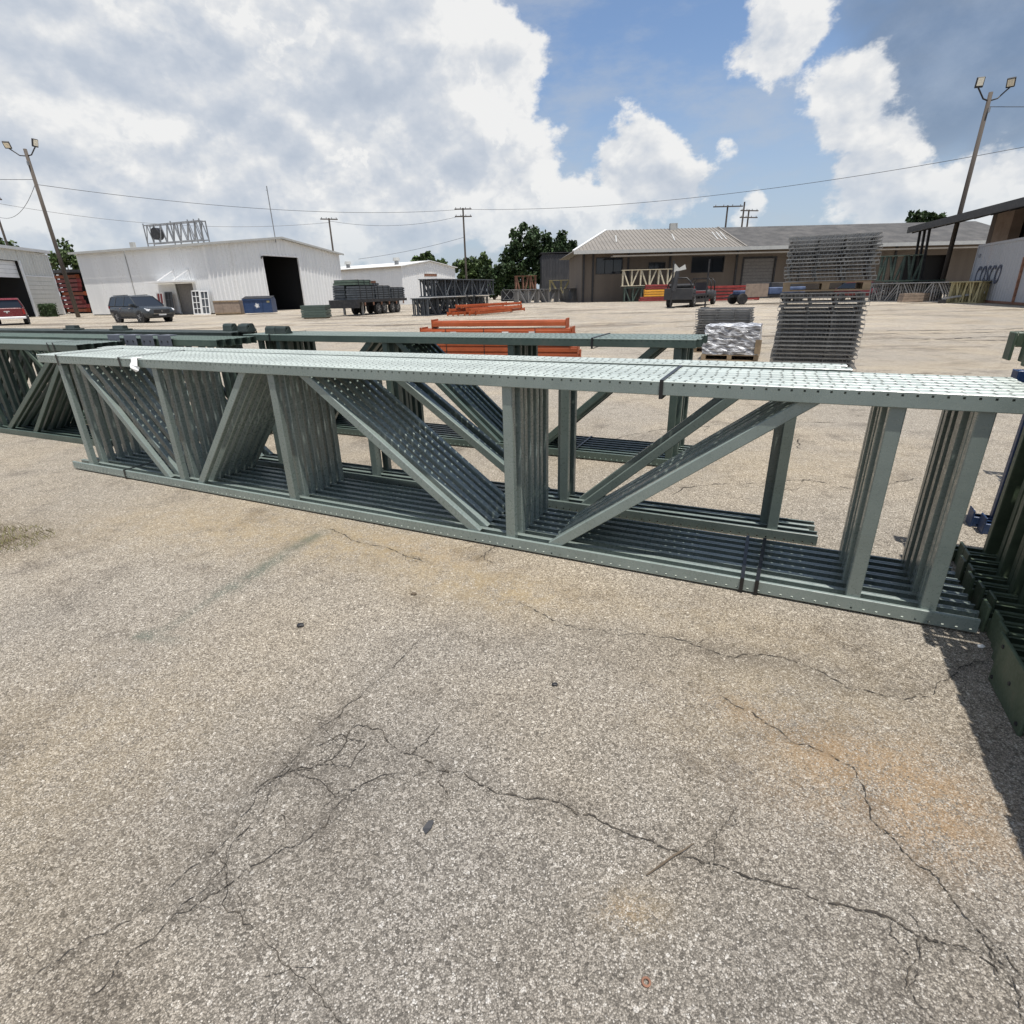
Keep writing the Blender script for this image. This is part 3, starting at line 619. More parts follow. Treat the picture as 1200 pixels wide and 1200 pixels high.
for k, a in enumerate((.62, 1.55, 2.75)):
    m = MB(); m.box(-.008, .008, -.0165, -.0152, .1, .70); o = m.build('steel_strap', STRAP, None, opos(a, 0, 0), (0, 0, OA)); tag(o, '%s black strap from the left across the near orange pile' % ORD[k], 'strap', 'straps on the orange pile')

# ------------------------------------------------------------------ buildings
def rib_wall(m, x0, x1, zlo, zhi, pitch=.3, dep=.035, plane='xz', off=0.0, sgn=-1):
    """corrugated sheet: trapezoid ribs; zlo/zhi functions of x"""
    xs = [x0]; x = math.ceil(x0/pitch)*pitch
    prof = []
    while x < x1 - .02:
        for q, d in ((0, 0), (.62, 0), (.72, 1), (.9, 1), (1.0, 0)):
            xx = x+q*pitch
            if x0 < xx < x1: prof.append((xx, d))
        x += pitch
    prof = [(x0, 0)] + prof + [(x1, 0)]
    f = lambda v: v if callable(v) else (lambda x: v)
    zl, zh = f(zlo), f(zhi)
    for (a, da), (b, db) in zip(prof[:-1], prof[1:]):
        if b-a < 1e-6: continue
        ya, yb = off+sgn*dep*da, off+sgn*dep*db
        P = [(a, ya, zl(a)), (b, yb, zl(b)), (b, yb, zh(b)), (a, ya, zh(a))]
        if plane == 'yz': P = [(p[1], p[0], p[2]) for p in P]
        m.quad(*P)
# large white warehouse: local x along the gable, local y along the long wall
w1 = empty('warehouse', (-28.95, 58.35, 0), math.atan2(.928, .371), 'large white corrugated metal warehouse with a tall open doorway in its gable', 'building')
GL, LL, EV, RG = 20.5, 18.6, 6.3, 7.45
gz = lambda x: EV + (RG-EV)*(1-abs(x-GL/2)/(GL/2))
m = MB(); rib_wall(m, 0, 7.3, .1, gz, .55, .07); rib_wall(m, 12.8, GL, .1, gz, .55, .07); rib_wall(m, 7.3, 12.8, 5.62, gz, .55, .07); m.build('wall', WSTEEL, w1)
m = MB(); rib_wall(m, 0, 2.55, .1, EV, .3, .03, 'yz'); rib_wall(m, 2.55, 4.95, 2.9, EV, .3, .03, 'yz'); rib_wall(m, 4.95, 11, .1, EV, .3, .006, 'yz'); rib_wall(m, 11.03, LL, .1, EV, .3, .004, 'yz'); m.build('wall', WSTEEL, w1)
MB().box(GL-.05, GL, .05, LL, 0, EV).box(.05, GL-.05, LL-.05, LL, 0, EV).build('wall', WSTEEL, w1)
m = MB(); ov = .42
for a, b, za, zb in ((-ov, GL/2, EV-.04, RG+.05), (GL/2, GL+ov, RG+.05, EV-.04)): m.prism([(a, za), (b, zb), (b, zb+.1), (a, za+.1)], -ov, LL+ov)
m.build('roof', ROOFW, w1)
m = MB(); m.prism([(-ov-.02, EV-.12), (GL/2, RG-.03), (GL/2, RG+.17), (-ov-.02, EV+.08)], -ov-.06, -ov-.005); m.prism([(GL/2, RG-.03), (GL+ov, EV-.12), (GL+ov, EV+.08), (GL/2, RG+.17)], -ov-.06, -ov-.005); m.build('gable_trim', GTRIM, w1)
MB().box(-ov-.09, -ov-.025, -ov, LL+ov, EV-.14, EV+.07).build('gutter', GTRIM, w1)
MB().box(0, .12, -.05, .0, 0, EV).box(-.05, 0, -.05, .12, 0, EV).build('corner_trim', WTRIM, w1)
MB().box(7.05, 7.3, -.07, .12, 0, 5.8).box(12.8, 13.05, -.07, .12, 0, 5.8).box(7.3, 12.8, -.07, .12, 5.62, 5.8).build('doorway_frame', WTRIM, w1)
MB().box(7.1, 13.0, 6.5, 6.6, 0, 6).box(6.9, 7.0, .15, 6.5, 0, 6).box(13.1, 13.2, .15, 6.5, 0, 6).box(6.9, 13.2, .15, 6.5, 6.0, 6.1).build('dark_interior', DARKIN, w1)
d = MB().box(.15, .22, 2.6, 4.9, 0, 2.9).build('door', paint('grey_door', (.17, .16, .15), .6), w1); MB().box(.08, .148, 3.05, 3.15, 1.0, 1.15).build('handle', STEEL, d)
MB().box(.02, .148, 2.40, 2.55, 0, 3.0).box(.02, .148, 4.95, 5.10, 0, 3.0).build('door_frame', GTRIM, w1)
MB().box(.30, .4, 2.0, 5.2, 0, 3.2).build('dark_interior', DARKIN, w1)
cp = MB().box(-1.5, -.05, 2.0, 7.3, 3.02, 3.17).build('canopy', WTRIM, w1)
for y in (2.6, 4.7): MB().bar((-1.35, y+.9, 3.17), (-.06, y, 4.15), .09).bar((-.05, y, 3.17), (-.05, y, 4.2), .07).build('canopy_brace', WTRIM, cp)
for (y, z0, z1) in ((9.2, 6.4, 6.9),): MB().box(-.2, .1, y, y+.5, z0, z1).build('roof_vent', GTRIM, w1)
MB().tube([(-.05, 11.02, 0.1), (-.05, 11.02, EV-.15)], .035, 6).build('downpipe', GTRIM, w1)
MB().box(7.0, 7.12, -.13, -.075, 5.3, 5.42).box(7.0, 7.25, -.25, -.13, 5.42, 5.55).build('wall_lamp', BLACKM, w1)
# lattice sign frame on its roof edge
lt = empty('roof_sign_frame', (-28.95+.371*.5, 58.35+.928*.5, 6.62), math.atan2(.928, .371), 'empty steel lattice sign frame on the warehouse roof', 'sign frame')
z0, z1 = .12, 1.75
for x in (0, .7):
    MB().bar((x, .4, z0), (x, 8.0, z0), .09).bar((x, .4, z1), (x, 8.0, z1), .09).build('chord', STEEL, lt)
    for k in range(8):
        y = .4+k*.95; m = MB(); m.bar((x, y, z0), (x, y+.475, z1), .06).bar((x, y+.475, z1), (x, y+.95, z0), .06); m.build('lacing', STEEL, lt)
for y in (.4, 1.1, 1.9, 4.2, 8.0): MB().bar((0, y, -.3), (0, y, z1+.18), .08).bar((0.7, y, -.3), (.7, y, z1+.05), .08).bar((0, y, z1), (.7, y, z1), .05).build('upright', STEEL, lt)
o = MB().tube([(-.12, 6.55, .95), (.5, 6.55, .95)], .55, 16).build('round_sign', BLACKM, lt)
# small far building
w2 = empty('metal_shop', (-14.6, 83.5, 0), math.atan2(.8, .6), 'small white metal shop with a roll-up door beyond the loaded trailer', 'building')
g2, l2, e2, r2 = 11.2, 26, 5.0, 5.75; gz2 = lambda x: e2+(r2-e2)*(1-abs(x-g2/2)/(g2/2))
m = MB(); rib_wall(m, 0, 4.4, 0, gz2, .4, .04); rib_wall(m, 7.1, g2, 0, gz2, .4, .04); rib_wall(m, 4.4, 7.1, 4.1, gz2, .4, .04); m.build('wall', WSTEEL, w2)
m = MB(); rib_wall(m, 0, l2, 0, e2, .4, .02, 'yz'); m.build('wall', WSTEEL, w2)
d2 = MB(); [d2.box(4.4, 7.1, .05, .1, k*.34, k*.34+.32) for k in range(11)]; d2.build('roll_up_door', WTRIM, w2); MB().box(4.4, 7.1, .02, .3, 3.74, 4.1).build('door_hood', RUSTY, w2)
m = MB(); m.prism([(-.3, e2-.05), (g2/2, r2+.03), (g2/2, r2+.13), (-.3, e2+.06)], -.3, l2).prism([(g2/2, r2+.03), (g2+.3, e2-.05), (g2+.3, e2+.06), (g2/2, r2+.13)], -.3, l2); m.build('roof', ROOFW, w2)
MB().box(-.42, -.305, -.3, l2, e2-.16, e2+.05).build('gutter', paint('bronze_gutter', (.30, .25, .19), .6), w2)
MB().box(-.03, 0, 5.6, 6.9, 1.9, 3.3).build('window', RUSTY, w2)
for (y, zz) in ((3.2, 5.35), (14.2, 5.35)): v = MB().tube([(2.2, y, zz-.3), (2.2, y, zz+.55)], .3, 10).build('roof_vent', STEEL, w2); MB().tube([(2.2, y, zz+.55), (2.2, y, zz+.95)], [.55, .45], 12).build('vent_cap', GTRIM, v)
# shed at the left edge: local x along the visible wall, from its far corner towards the camera
sh = empty('shed', (-54.5, 72, 0), math.atan2(-.979, .204), 'cream metal shed with an open roll-up door at the left edge', 'building')
CREAMW = paint('cream_metal_wall', (.60, .595, .55), .55, .08, .5, streak=True, dirt=(.3, .28, .24), dirt_amt=.4, bump=0, objvar=0)
m = MB(); rib_wall(m, 0, 5.9, 4.25, lambda x: 6.75+.03*x, .55, .06, sgn=1); rib_wall(m, 5.9, 16, 5.75, lambda x: 6.75+.03*x, .55, .06, sgn=1); m.build('wall', CREAMW, sh)
for k in range(9): MB().box(0, 5.75, -.02, .05, .12+k*.455, .12+k*.455+.43).build('siding_board', CREAMW, sh)
MB().box(-.12, 0, -.02, .1, 0, 6.7).box(5.75, 6.1, -.02, .1, 0, 5.8).box(0, 5.75, .055, .12, 4.2, 4.32).build('trim', WTRIM, sh)
MB().box(-.4, 16, -8, .35, 6.85, 7.15).build('roof', ROOFW, sh)
MB().box(0, .1, -8, -.1, 0, 6.8).build('wall', CREAMW, sh)
for k in range(4): MB().box(6.1, 16, -.35, -.3, 4.05+k*.42, 4.05+k*.42+.40).build('door_slat', WTRIM, sh)
MB().box(6.0, 16, -6, -5.9, 0, 6).box(5.9, 6.0, -6, -.1, 0, 6).build('dark_interior', DARKIN, sh)
# long tan building with deep eaves
br = empty('tan_building', (8.9, 70.0, 0), 0, 'long low tan building with deep eaves behind the trailers', 'building')
BL = 50.0; ZE, ZR = 5.45, 8.35
WIN = [(1.7, 4.7, 3.1, 4.75), (7.9, 9.7, 3.45, 4.1), (12.9, 16.6, 3.0, 4.6)]
def wall_with(m, x0, x1, z0, z1, op, y0=0.0, th=.2):
    xs = sorted(op); x = x0
    for (a, b, c, dd) in xs:
        m.box(x, a, y0, y0+th, z0, z1); m.box(a, b, y0, y0+th, z0, c); m.box(a, b, y0, y0+th, dd, z1); x = b
    m.box(x, x1, y0, y0+th, z0, z1)
m = MB(); wall_with(m, 0, BL, 0, ZE, WIN+[(19.0, 22.6, 0.0, 4.3), (38.0, 43.0, 0, 4.2)]); m.box(0, .2, .2, 14, 0, ZE).box(BL-.2, BL, .2, 14, 0, ZE); m.build('wall', BRICKTAN, br)
for (a, b, c, dd) in WIN:
    wdw = MB().box(a-.08, a, -.05, .1, c-.08, dd+.08).box(b, b+.08, -.05, .1, c-.08, dd+.08).box(a, b, -.05, .1, dd, dd+.08).box(a, b, -.05, .1, c-.08, c).build('window', BLACKM, br)
    for k in range(3): MB().box(a+k*(b-a)/3+.03, a+(k+1)*(b-a)/3-.03, .08, .1, c, dd).build('pane', GLASS, wdw)
d = MB(); [d.box(19.0, 22.6, .1, .14, k*.36, k*.36+.34) for k in range(12)]; d.build('roll_up_door', paint('grey_shutter', (.20, .19, .18), .6), br)
MB().box(18.8, 19.0, -.05, .1, 0, 4.5).box(22.6, 22.8, -.05, .1, 0, 4.5).box(19.0, 22.6, -.05, .1, 4.3, 4.5).build('door_frame', BLACKM, br)
MB().box(.3, BL-.3, 1.0, 1.1, 0, ZE-.1).build('dark_interior', DARKIN, br)
for x in (.1, 1.2, 5.3, 10.2, 18.0, 25.5, 31, 36.5): MB().box(x, x+.22, -.12, -.003, 0, ZE-.1).build('downpipe', BLACKM, br)
m = MB(); ey = -2.0; sp = 18.3
def roofq(x0, x1, hipl=0.0):
    q = MB(); q.quad((x0, ey, ZE), (x1, ey, ZE), (x1, 8, ZR), (x0+hipl, 8, ZR)); q.quad((x0+hipl, 8, ZR), (x1, 8, ZR), (x1, 17, ZE), (x0, 17, ZE))
    if hipl: q.quad((x0, ey, ZE), (x0+hipl, 8, ZR), (x0, 17, ZE))
    return q
roofq(-1.2, sp, 5.2).build('roof', ROOFTAN, br)
for k in range(44):
    x = -.9+k*.44; t0 = 0; xl = x
    f = 1.0 if x > 4.0 else max(.05, (x+1.2)/5.2)
    MB().bar((x, ey, ZE+.03), (x, ey+f*(8-ey), ZE+f*(ZR-ZE)+.03), .06, .05).build('roof_seam', ROOFTAN, br)
roofq(sp+.0, BL+1.2).build('roof', ROOFDK, br)
for (x, l) in ((4.2, 1.3), (11.1, 1.3), (17.2, 1.5), (16.7, 1.5), (16.2, 1.5)): MB().bar((x, 1.5, ZE+1.06), (x+.5, 1.5+2.6*l, ZE+1.06+.75*l), .14, .06).build('roof_strip', GTRIM, br)
MB().box(-1.2, BL+1.2, ey-.06, ey-.004, ZE-.32, ZE+.05).build('fascia', GTRIM, br)
MB().box(-1.2, BL+1.2, ey, 0, ZE-.12, ZE-.04).build('soffit', BROWNWALL, br)
MB().bar((-1.25, ey, ZE+.06), (4.0, 8, ZR+.06), .25, .1).build('rake_trim', WTRIM, br)
MB().bar((sp, ey, ZE+.06), (sp, 8, ZR+.06), .2, .1).build('rake_trim', ROOFTAN, br)
MB().box(3.0, BL+1.2, ey-1.5, ey-.07, ZE-.75, ZE-.62).build('lower_canopy', ROOFTAN, br)
MB().box(12.0, 12.9, 7.2, 7.9, ZR-.3, ZR+.55).build('roof_vent', GTRIM, br)
# brown open-sided building at the right edge
rb = empty('brown_building', (34.4, 50.0, 0), math.atan2(-17.0, -5.0), 'brown building with a wide dark overhanging roof at the right edge', 'building')
# local x runs along the eave towards the camera, +y is towards the yard's right (behind the wall)
m = MB(); m.box(-1, 30, 5.0, 5.2, 0, 6.5); m.build('wall', BROWNWALL, rb)
for x in (1, 3.5, 6, 8.5, 11, 13.5, 16, 19): MB().box(x, x+.25, 4.75, 4.95, 0, 6.4).build('post', BLACKM, rb)
m = MB(); m.prism([(-.4, 5.35), (9, 7.7), (9, 7.95), (-.4, 5.65)], -2, 30, 'x'); m.build('roof', ROOFDK, rb)
MB().box(-2, 30, -.55, -.405, 5.25, 5.72).build('fascia', BLACKM, rb)
for x in (-1.6, -.6, .4): MB().bar((x, .6, 0), (x, .3, 5.35), .16).build('column', BLACKM, rb)
for k in range(14): x = -1.5+k*2.2; MB().bar((x, -.3, 5.27), (x, 5.0, 6.55), .12, .18).build('rafter', BLACKM, rb)
MB().box(2.2, 4.6, 4.0, 4.7, 0, 6.3).build('pilaster', paint('pale_render', (.33, .25, .20), .9, .2, 1), rb)
# dark gabled store behind the trees
db = empty('charcoal_store', (6.2, 103, 0), R(0), 'plain charcoal-sided store in front of the trees', 'building')
m = MB(); rib_wall(m, 0, 9.4, 0, lambda x: 7.2-.03*x, .5, .05); m.build('wall', CHAR, db); MB().box(0, 9.4, .1, 8, 0, 6.9).build('wall', CHAR, db); MB().box(-.2, 9.6, -.2, 8.2, 7.25, 7.4).build('roof', BLACKM, db)

# grey shipping container with lettering
cv = Vector((29.75-33.6, 33.3-42.6, 0)).normalized(); ct = empty('shipping_container', (33.4, 42.4, 0), math.atan2(cv.y, cv.x), 'pale grey shipping container with dark block lettering at the right edge', 'container')
m = MB(); rib_wall(m, .12, 12.0, .16, 3.55, .42, .02, sgn=-1, off=.0); m.build('side_panel', CONT, ct)
m = MB(); m.box(.05, 12.1, 2.3, 2.36, .16, 3.55).box(12.05, 12.1, .05, 2.3, .16, 3.55).box(.06, .10, .05, 2.3, .16, 3.55); m.build('side_panel', CONT, ct)
MB().box(.0, 12.1, -.05, 2.4, 3.55, 3.70).build('roof', CONT, ct)
MB().box(.0, 12.1, -.06, 2.4, 0.02, .16).build('bottom_rail', RUSTY, ct)
for x in (0, 11.95): MB().box(x, x+.13, -.055, .08, .16, 3.55).build('corner_post', CONT, ct)
MB().bar((8.6, -.06, .1), (8.4, -.06, 2.6), .12).build('rust_streak', RUSTY, ct)
def text_mesh(s, size, mat, shear=0.0, name='lettering'):
    cu_ = bpy.data.curves.new('t', 'FONT'); cu_.body = s; cu_.size = size; cu_.extrude = .004; cu_.shear = shear; cu_.offset = .012*size; cu_.space_character = 1.15
    ob = bpy.data.objects.new('t', cu_); C.objects.link(ob)
    me = bpy.data.meshes.new_from_object(ob.evaluated_get(bpy.context.evaluated_depsgraph_get())); bpy.data.objects.remove(ob); bpy.data.curves.remove(cu_)
    me.materials.clear(); me.materials.append(mat); return me
o = link('lettering', text_mesh('COSCO', 1.15, NAVY, .15), ct, (.9, -.052, 1.2), (math.pi/2, 0, 0)); o.scale = (1.02, 1.35, 1)
o = link('lettering', text_mesh('I II', .35, NAVY), ct, (.5, -.052, 2.85), (math.pi/2, 0, 0))

# ------------------------------------------------------------------ vehicles
def loft(st, mat, name, parent, smooth=True):
    """st: list of (x, zbot, ztop, halfwidth); rounded box sections"""
    m = MB(); n = 0
    for k, (x, zb, zt, hw) in enumerate(st):
        h = zt-zb; ring = [(-hw*.9, zb), (-hw*.985, zb+h*.18), (-hw, zb+h*.5), (-hw*.975, zb+h*.8), (-hw*.90, zt-h*.06), (-hw*.72, zt)]
        ring = ring + [(-a, b) for a, b in reversed(ring)]; n = len(ring)
        m.v += [(x, a, b) for a, b in ring]
        if k:
            o = (k-1)*n
            m.f += [(o+j, o+(j+1) % n, o+n+(j+1) % n, o+n+j) for j in range(n)]
    m.f += [tuple(range(n)), tuple(range((len(st)-1)*n, len(st)*n))]
    return m.build(name, mat, parent, smooth=smooth)
def cabin(poly, hw, mat, name, parent):
    """side polygon (x,z) with tumblehome half-width hw(z)"""
    m = MB(); n = len(poly); m.v = [(x, -hw(z), z) for x, z in poly] + [(x, hw(z), z) for x, z in poly]
    m.f = [tuple(range(n)), tuple(range(2*n-1, n-1, -1))] + [(k, (k+1) % n, n+(k+1) % n, n+k) for k in range(n)]
    return m.build(name, mat, parent, bevel=.02)
def wheel(parent, x, y, r, wd, rim=STEEL):
    w_ = MB().tube([(x, y-wd/2, r), (x, y-wd/2+.03, r), (x, y+wd/2-.03, r), (x, y+wd/2, r)], [r*.93, r, r, r*.93], 20).build('wheel', RUBBER, parent)
    sg = -1 if y < 0 else 1; yy = y+sg*wd/2
    MB().tube([(x, yy-sg*.02, r), (x, yy+sg*.006, r)], r*.62, 16).build('rim', BLACKM, w_)
    m = MB()
    for k in range(5): a = k*2*math.pi/5; m.bar((x, yy+sg*.014, r), (x+math.cos(a)*r*.6, yy+sg*.014, r+math.sin(a)*r*.6), .05, .02, (0, 1, 0))
    m.build('spokes', rim, w_)
def suv(loc, rz, mat, label):
    e = empty('parked_car', loc, rz, label, 'car')
    loft([(-2.48, .55, .98, .78), (-2.42, .42, 1.12, .90), (-2.2, .32, 1.16, .965), (-1.4, .27, 1.16, .985), (0, .27, 1.13, .985), (1.05, .27, 1.10, .985), (1.5, .27, 1.06, .98), (2.15, .30, .99, .955), (2.38, .36, .93, .89), (2.49, .44, .84, .80)], mat, 'body', e)
    hw = lambda z: .93 - (z-1.08)*.30
    cabin([(-2.40, 1.10), (-2.22, 1.55), (-2.0, 1.70), (.15, 1.74), (.42, 1.68), (1.28, 1.06)], hw, GLASS, 'glasshouse', e)
    cabin([(-2.28, 1.60), (-2.05, 1.74), (-.9, 1.79), (.15, 1.775), (.44, 1.70), (.1, 1.665), (-2.0, 1.655)], lambda z: hw(z)+.012, mat, 'roof', e)
    for a, b in (((-2.36, 1.10), (-2.12, 1.68)), ((-1.55, 1.12), (-1.42, 1.70)), ((-.42, 1.12), (-.36, 1.72)), ((1.26, 1.08), (.38, 1.70))):
        for sg in (-1, 1): MB().bar((a[0], sg*(hw(a[1])+.008), a[1]), (b[0], sg*(hw(b[1])+.008), b[1]), .09, .02, (0, sg, 0)).build('pillar', mat, e)
    for sg in (-1, 1):
        MB().box(.62, .82, sg*1.0-.11, sg*1.0+.11, 1.10, 1.24).build('mirror', mat, e, bevel=.03)
        for x in (-1.45, 1.45):
            MB().tube([(x, sg*.80, .37), (x, sg*.992, .37)], .45, 20).build('wheel_arch', BLACKM, e); wheel(e, x, sg*.885, .37, .24)
        MB().prism([(2.12, .80), (2.45, .76), (2.44, .86), (2.05, .95)], sg*.60, sg*.905).build('headlight', HEADL, e)
        MB().box(-2.47, -2.28, sg*.80-.1, sg*.80+.1, .92, 1.1).build('tail_light', TAIL, e)
        MB().box(-1.2, 1.2, sg*.985-.03, sg*.985+.01, .28, .36).build('side_sill', BLACKM, e)
        for x in (-.9, .3): MB().box(x, x+.2, sg*.992-.01, sg*.992+.015, .93, .97).build('handle', CHROME, e)
        MB().bar((-1.9, sg*.66, 1.79), (0, sg*.66, 1.81), .04).build('roof_rail', BLACKM, e)
    g = MB().box(2.40, 2.505, -.56, .56, .60, .86).build('grille', BLACKM, e, bevel=.02); MB().tube([(2.50, 0, .74), (2.53, 0, .74)], .07, 14).build('emblem', CHROME, g)
    MB().box(2.44, 2.515, -.60, .60, .565, .60).build('grille_trim', CHROME, e)
    MB().box(2.30, 2.49, -.75, .75, .33, .52).build('bumper', BLACKM, e, bevel=.03)
    MB().box(2.47, 2.50, -.25, .25, .47, .56).build('number_plate', WTRIM, e)
    return e
suv((-25.9, 41.5, 0), R(-30), SUVP, 'dark grey SUV parked in front of the white warehouse')
# red car half hidden behind the tall stack
e = empty('parked_car', (30.0, 49.0, 0), R(-65), 'red car showing its chrome front beside the tall wire-deck stack', 'car')
loft([(-2.3, .5, .95, .78), (-2.2, .34, 1.02, .9), (-.5, .25, 1.02, .94), (.9, .25, .98, .94), (1.9, .28, .90, .9), (2.2, .38, .80, .76)], REDP, 'body', e)
cabin([(-2.0, 1.0), (-1.5, 1.42), (.1, 1.46), (.95, .96)], lambda z: .85-(z-1)*.4, GLASS, 'glasshouse', e); cabin([(-1.5, 1.40), (-1.0, 1.49), (.0, 1.49), (.2, 1.42)], lambda z: .86-(z-1)*.4, REDP, 'roof', e)
for sg in (-1, 1):
    for x in (-1.4, 1.35): wheel(e, x, sg*.83, .34, .22)
    MB().box(1.98, 2.2, sg*.62-.18, sg*.62+.18, .66, .80).build('headlight', HEADL, e, bevel=.02)
MB().box(2.08, 2.23, -.42, .42, .48, .68).build('grille', CHROME, e); MB().box(2.0, 2.22, -.8, .8, .3, .44).build('bumper', CHROME, e, bevel=.03)
# red pickup cut by the left edge, tailgate to us
e = empty('pickup_truck', (-37.3, 43.9, 0), R(128), 'maroon pickup truck with white bumper, tailgate towards the yard, at the left edge', 'pickup truck')
loft([(-1.0, .45, 1.15, .97), (.2, .42, 1.15, .98), (1.4, .42, 1.15, .98), (2.3, .45, 1.10, .95), (2.6, .5, 1.0, .85)], REDP, 'body', e)
MB().box(-2.75, -1.0, -.98, -.88, .5, 1.15).box(-2.75, -1.0, .88, .98, .5, 1.15).box(-2.75, -1.0, -.88, .88, .5, .62).build('bed', REDP, e, bevel=.02)
t = MB().box(-2.84, -2.76, -.86, .86, .58, 1.14).build('tailgate', REDP, e, bevel=.025); MB().box(-2.85, -2.838, -.16, .16, .90, .97).box(-2.85, -2.838, -.04, .04, .82, .90).build('emblem', CHROME, t); MB().box(-2.85, -2.838, .55, .75, .70, .74).build('badge', CHROME, t)
MB().box(-3.0, -2.86, -.98, .98, .42, .58).build('bumper', WTRIM, e, bevel=.03)
cabin([(-1.0, 1.12), (-.85, 1.72), (-.6, 1.8), (.4, 1.8), (1.3, 1.12)], lambda z: .93-(z-1.1)*.28, GLASS, 'glasshouse', e); cabin([(-.95, 1.70), (-.7, 1.83), (.4, 1.83), (.6, 1.68)], lambda z: .95-(z-1.1)*.28, REDP, 'roof', e)
for a, b in (((-1.0, 1.12), (-.85, 1.75)), ((1.3, 1.12), (.45, 1.78)), ((.1, 1.12), (.1, 1.78))):
    for sg in (-1, 1): MB().bar((a[0], sg*.93, a[1]), (b[0], sg*.75, b[1]), .1, .03, (0, sg, 0)).build('pillar', REDP, e)
for sg in (-1, 1):
    MB().box(-2.80, -2.752, sg*.93-.07, sg*.93+.07, .72, 1.08).build('tail_light', TAIL, e)
    for x in (-1.75, 1.75): wheel(e, x, sg*.86, .39, .26)
# dark flatbed truck with loaded deck
e = empty('flatbed_truck', (14.2, 46.0, 0), R(58), 'dark flatbed truck with headache rack standing before the tan building', 'truck')
MB().box(-2.6, 3.6, -1.0, 1.0, .75, .92).build('deck', BLACKM, e, bevel=.02)
MB().box(-2.7, -2.5, -1.05, 1.05, .55, 1.35).build('tail_board', CHAR, e, bevel=.02)
for k in range(6): MB().box(-2.1+k*.95, -1.95+k*.95, -1.03, 1.03, .60, .748).build('cross_member', BLACKM, e)
loft([(3.7, .5, 1.15, 1.0), (4.6, .45, 1.2, 1.0), (5.6, .5, 1.15, .95), (6.0, .6, 1.0, .85)], CHAR, 'body', e)
for x in (3.75, 5.0): m = MB(); m.tube([(x, -.9, 1.1), (x, -.85, 1.8), (x, -.6, 2.05), (x, .6, 2.05), (x, .85, 1.8), (x, .9, 1.1)], .05, 8); m.build('roll_hoop', BLACKM, e, smooth=True)
MB().box(3.7, 5.05, -.65, .65, 2.06, 2.1).build('overhead_guard', BLACKM, e); MB().box(4.0, 4.5, -.5, .5, 1.15, 1.35).box(3.9, 4.02, -.5, .5, 1.15, 1.75).build('seat', CHAR, e, bevel=.04)
MB().box(-2.3, -1.2, -.95, .95, .925, 1.3).box(-1.1, -.4, -.5, .9, .925, 1.55).build('winch_gear', CHAR, e, bevel=.05); MB().tube([(-1.9, -.9, 1.5), (-1.9, .9, 1.5)], .16, 10).build('drum', BLACKM, e)
m = MB(); m.tube([(-2.45, -.9, 1.3), (-2.45, -.82, 1.75), (-2.45, -.5, 2.05), (-2.45, .5, 2.05), (-2.45, .82, 1.75), (-2.45, .9, 1.3)], .05, 8); m.build('headache_rack', BLACKM, e, smooth=True)
for x in (-1.7, 4.9):
    for sg in (-1, 1): wheel(e, x, sg*.88, .42, .3)
MB().box(-2.0, 2.9, -1.0, 1.0, .30, .58).build('side_skirt', BLACKM, e)
o = empty('beam_bundle', (14.2, 46.0, .93), R(58), 'red beam bundle loaded on the dark flatbed', 'beam bundle'); 
for k in range(4): MB().box(-1.8, 3.4, -.6+k*.3, -.6+k*.3+.27, .005, .16).build('beam', RED, o)
MB().box(-2.2, -1.3, -.3, .3, .17, .30).build('yellow_strap_box', YELLOW, o)
# mast posts beside the truck
for i, (x, y, h) in enumerate(((12.05, 42.9, 3.2), (14.3, 42.0, 3.2))):
    e = empty('steel_mast', (x, y, 0), 0, '%s slim dark mast beside the flatbed truck' % ('left' if i == 0 else 'right'), 'mast', 'masts by the flatbed'); MB().box(-.25, .25, -.25, .25, 0, .06).build('foot', BLACKM, e); MB().tube([(0, 0, .06), (0, 0, h)], .06, 8).build('post', BLACKM, e)
    if i == 0:
        MB().tube([(.15, .1, 1.2), (.35, .1, 2.5)], [.22, .16], 8).build('rolled_cover', CHAR, e); m = MB(); m.quad((.05, .05, 2.45), (.95, .05, 2.62), (.85, .08, 2.95), (.45, .12, 2.7)); m.quad((.05, .05, 2.45), (.45, .12, 2.7), (.15, .1, 3.0), (-.05, .05, 2.9)); m.build('pale_cloth', GTRIM, e)
# flat trailer with grey board
e = empty('utility_trailer', (20.2, 47.4, 0), R(4), 'low utility trailer with a grey board and blue covered load', 'trailer')
MB().box(-1.4, 4.4, 0, 1.8, .55, .7).build('deck', BLACKM, e); MB().box(-.95, .95, -.04, 0, .55, 1.55).build('tail_board', PLY, e); MB().bar((-1.4, .9, .6), (-2.4, .9, .5), .1).build('drawbar', BLACKM, e)
for x in (-1.1, 3.6): wheel(e, x, .05, .42, .24); wheel(e, x, 1.75, .42, .24)
o = empty('covered_load', (20.2, 47.4, .705), R(4), 'blue sheeted load on the utility trailer', 'load'); MB().box(1.1, 4.2, .1, 1.7, 0, .55).box(-1.2, .9, .3, 1.7, .0, .35).build('sheet', paint('faded_blue_sheet', (.06, .09, .17), .6, .35, 3), o, bevel=.06); MB().box(1.3, 4.0, .2, 1.6, .56, .9).build('crate', CHAR, o, bevel=.03)
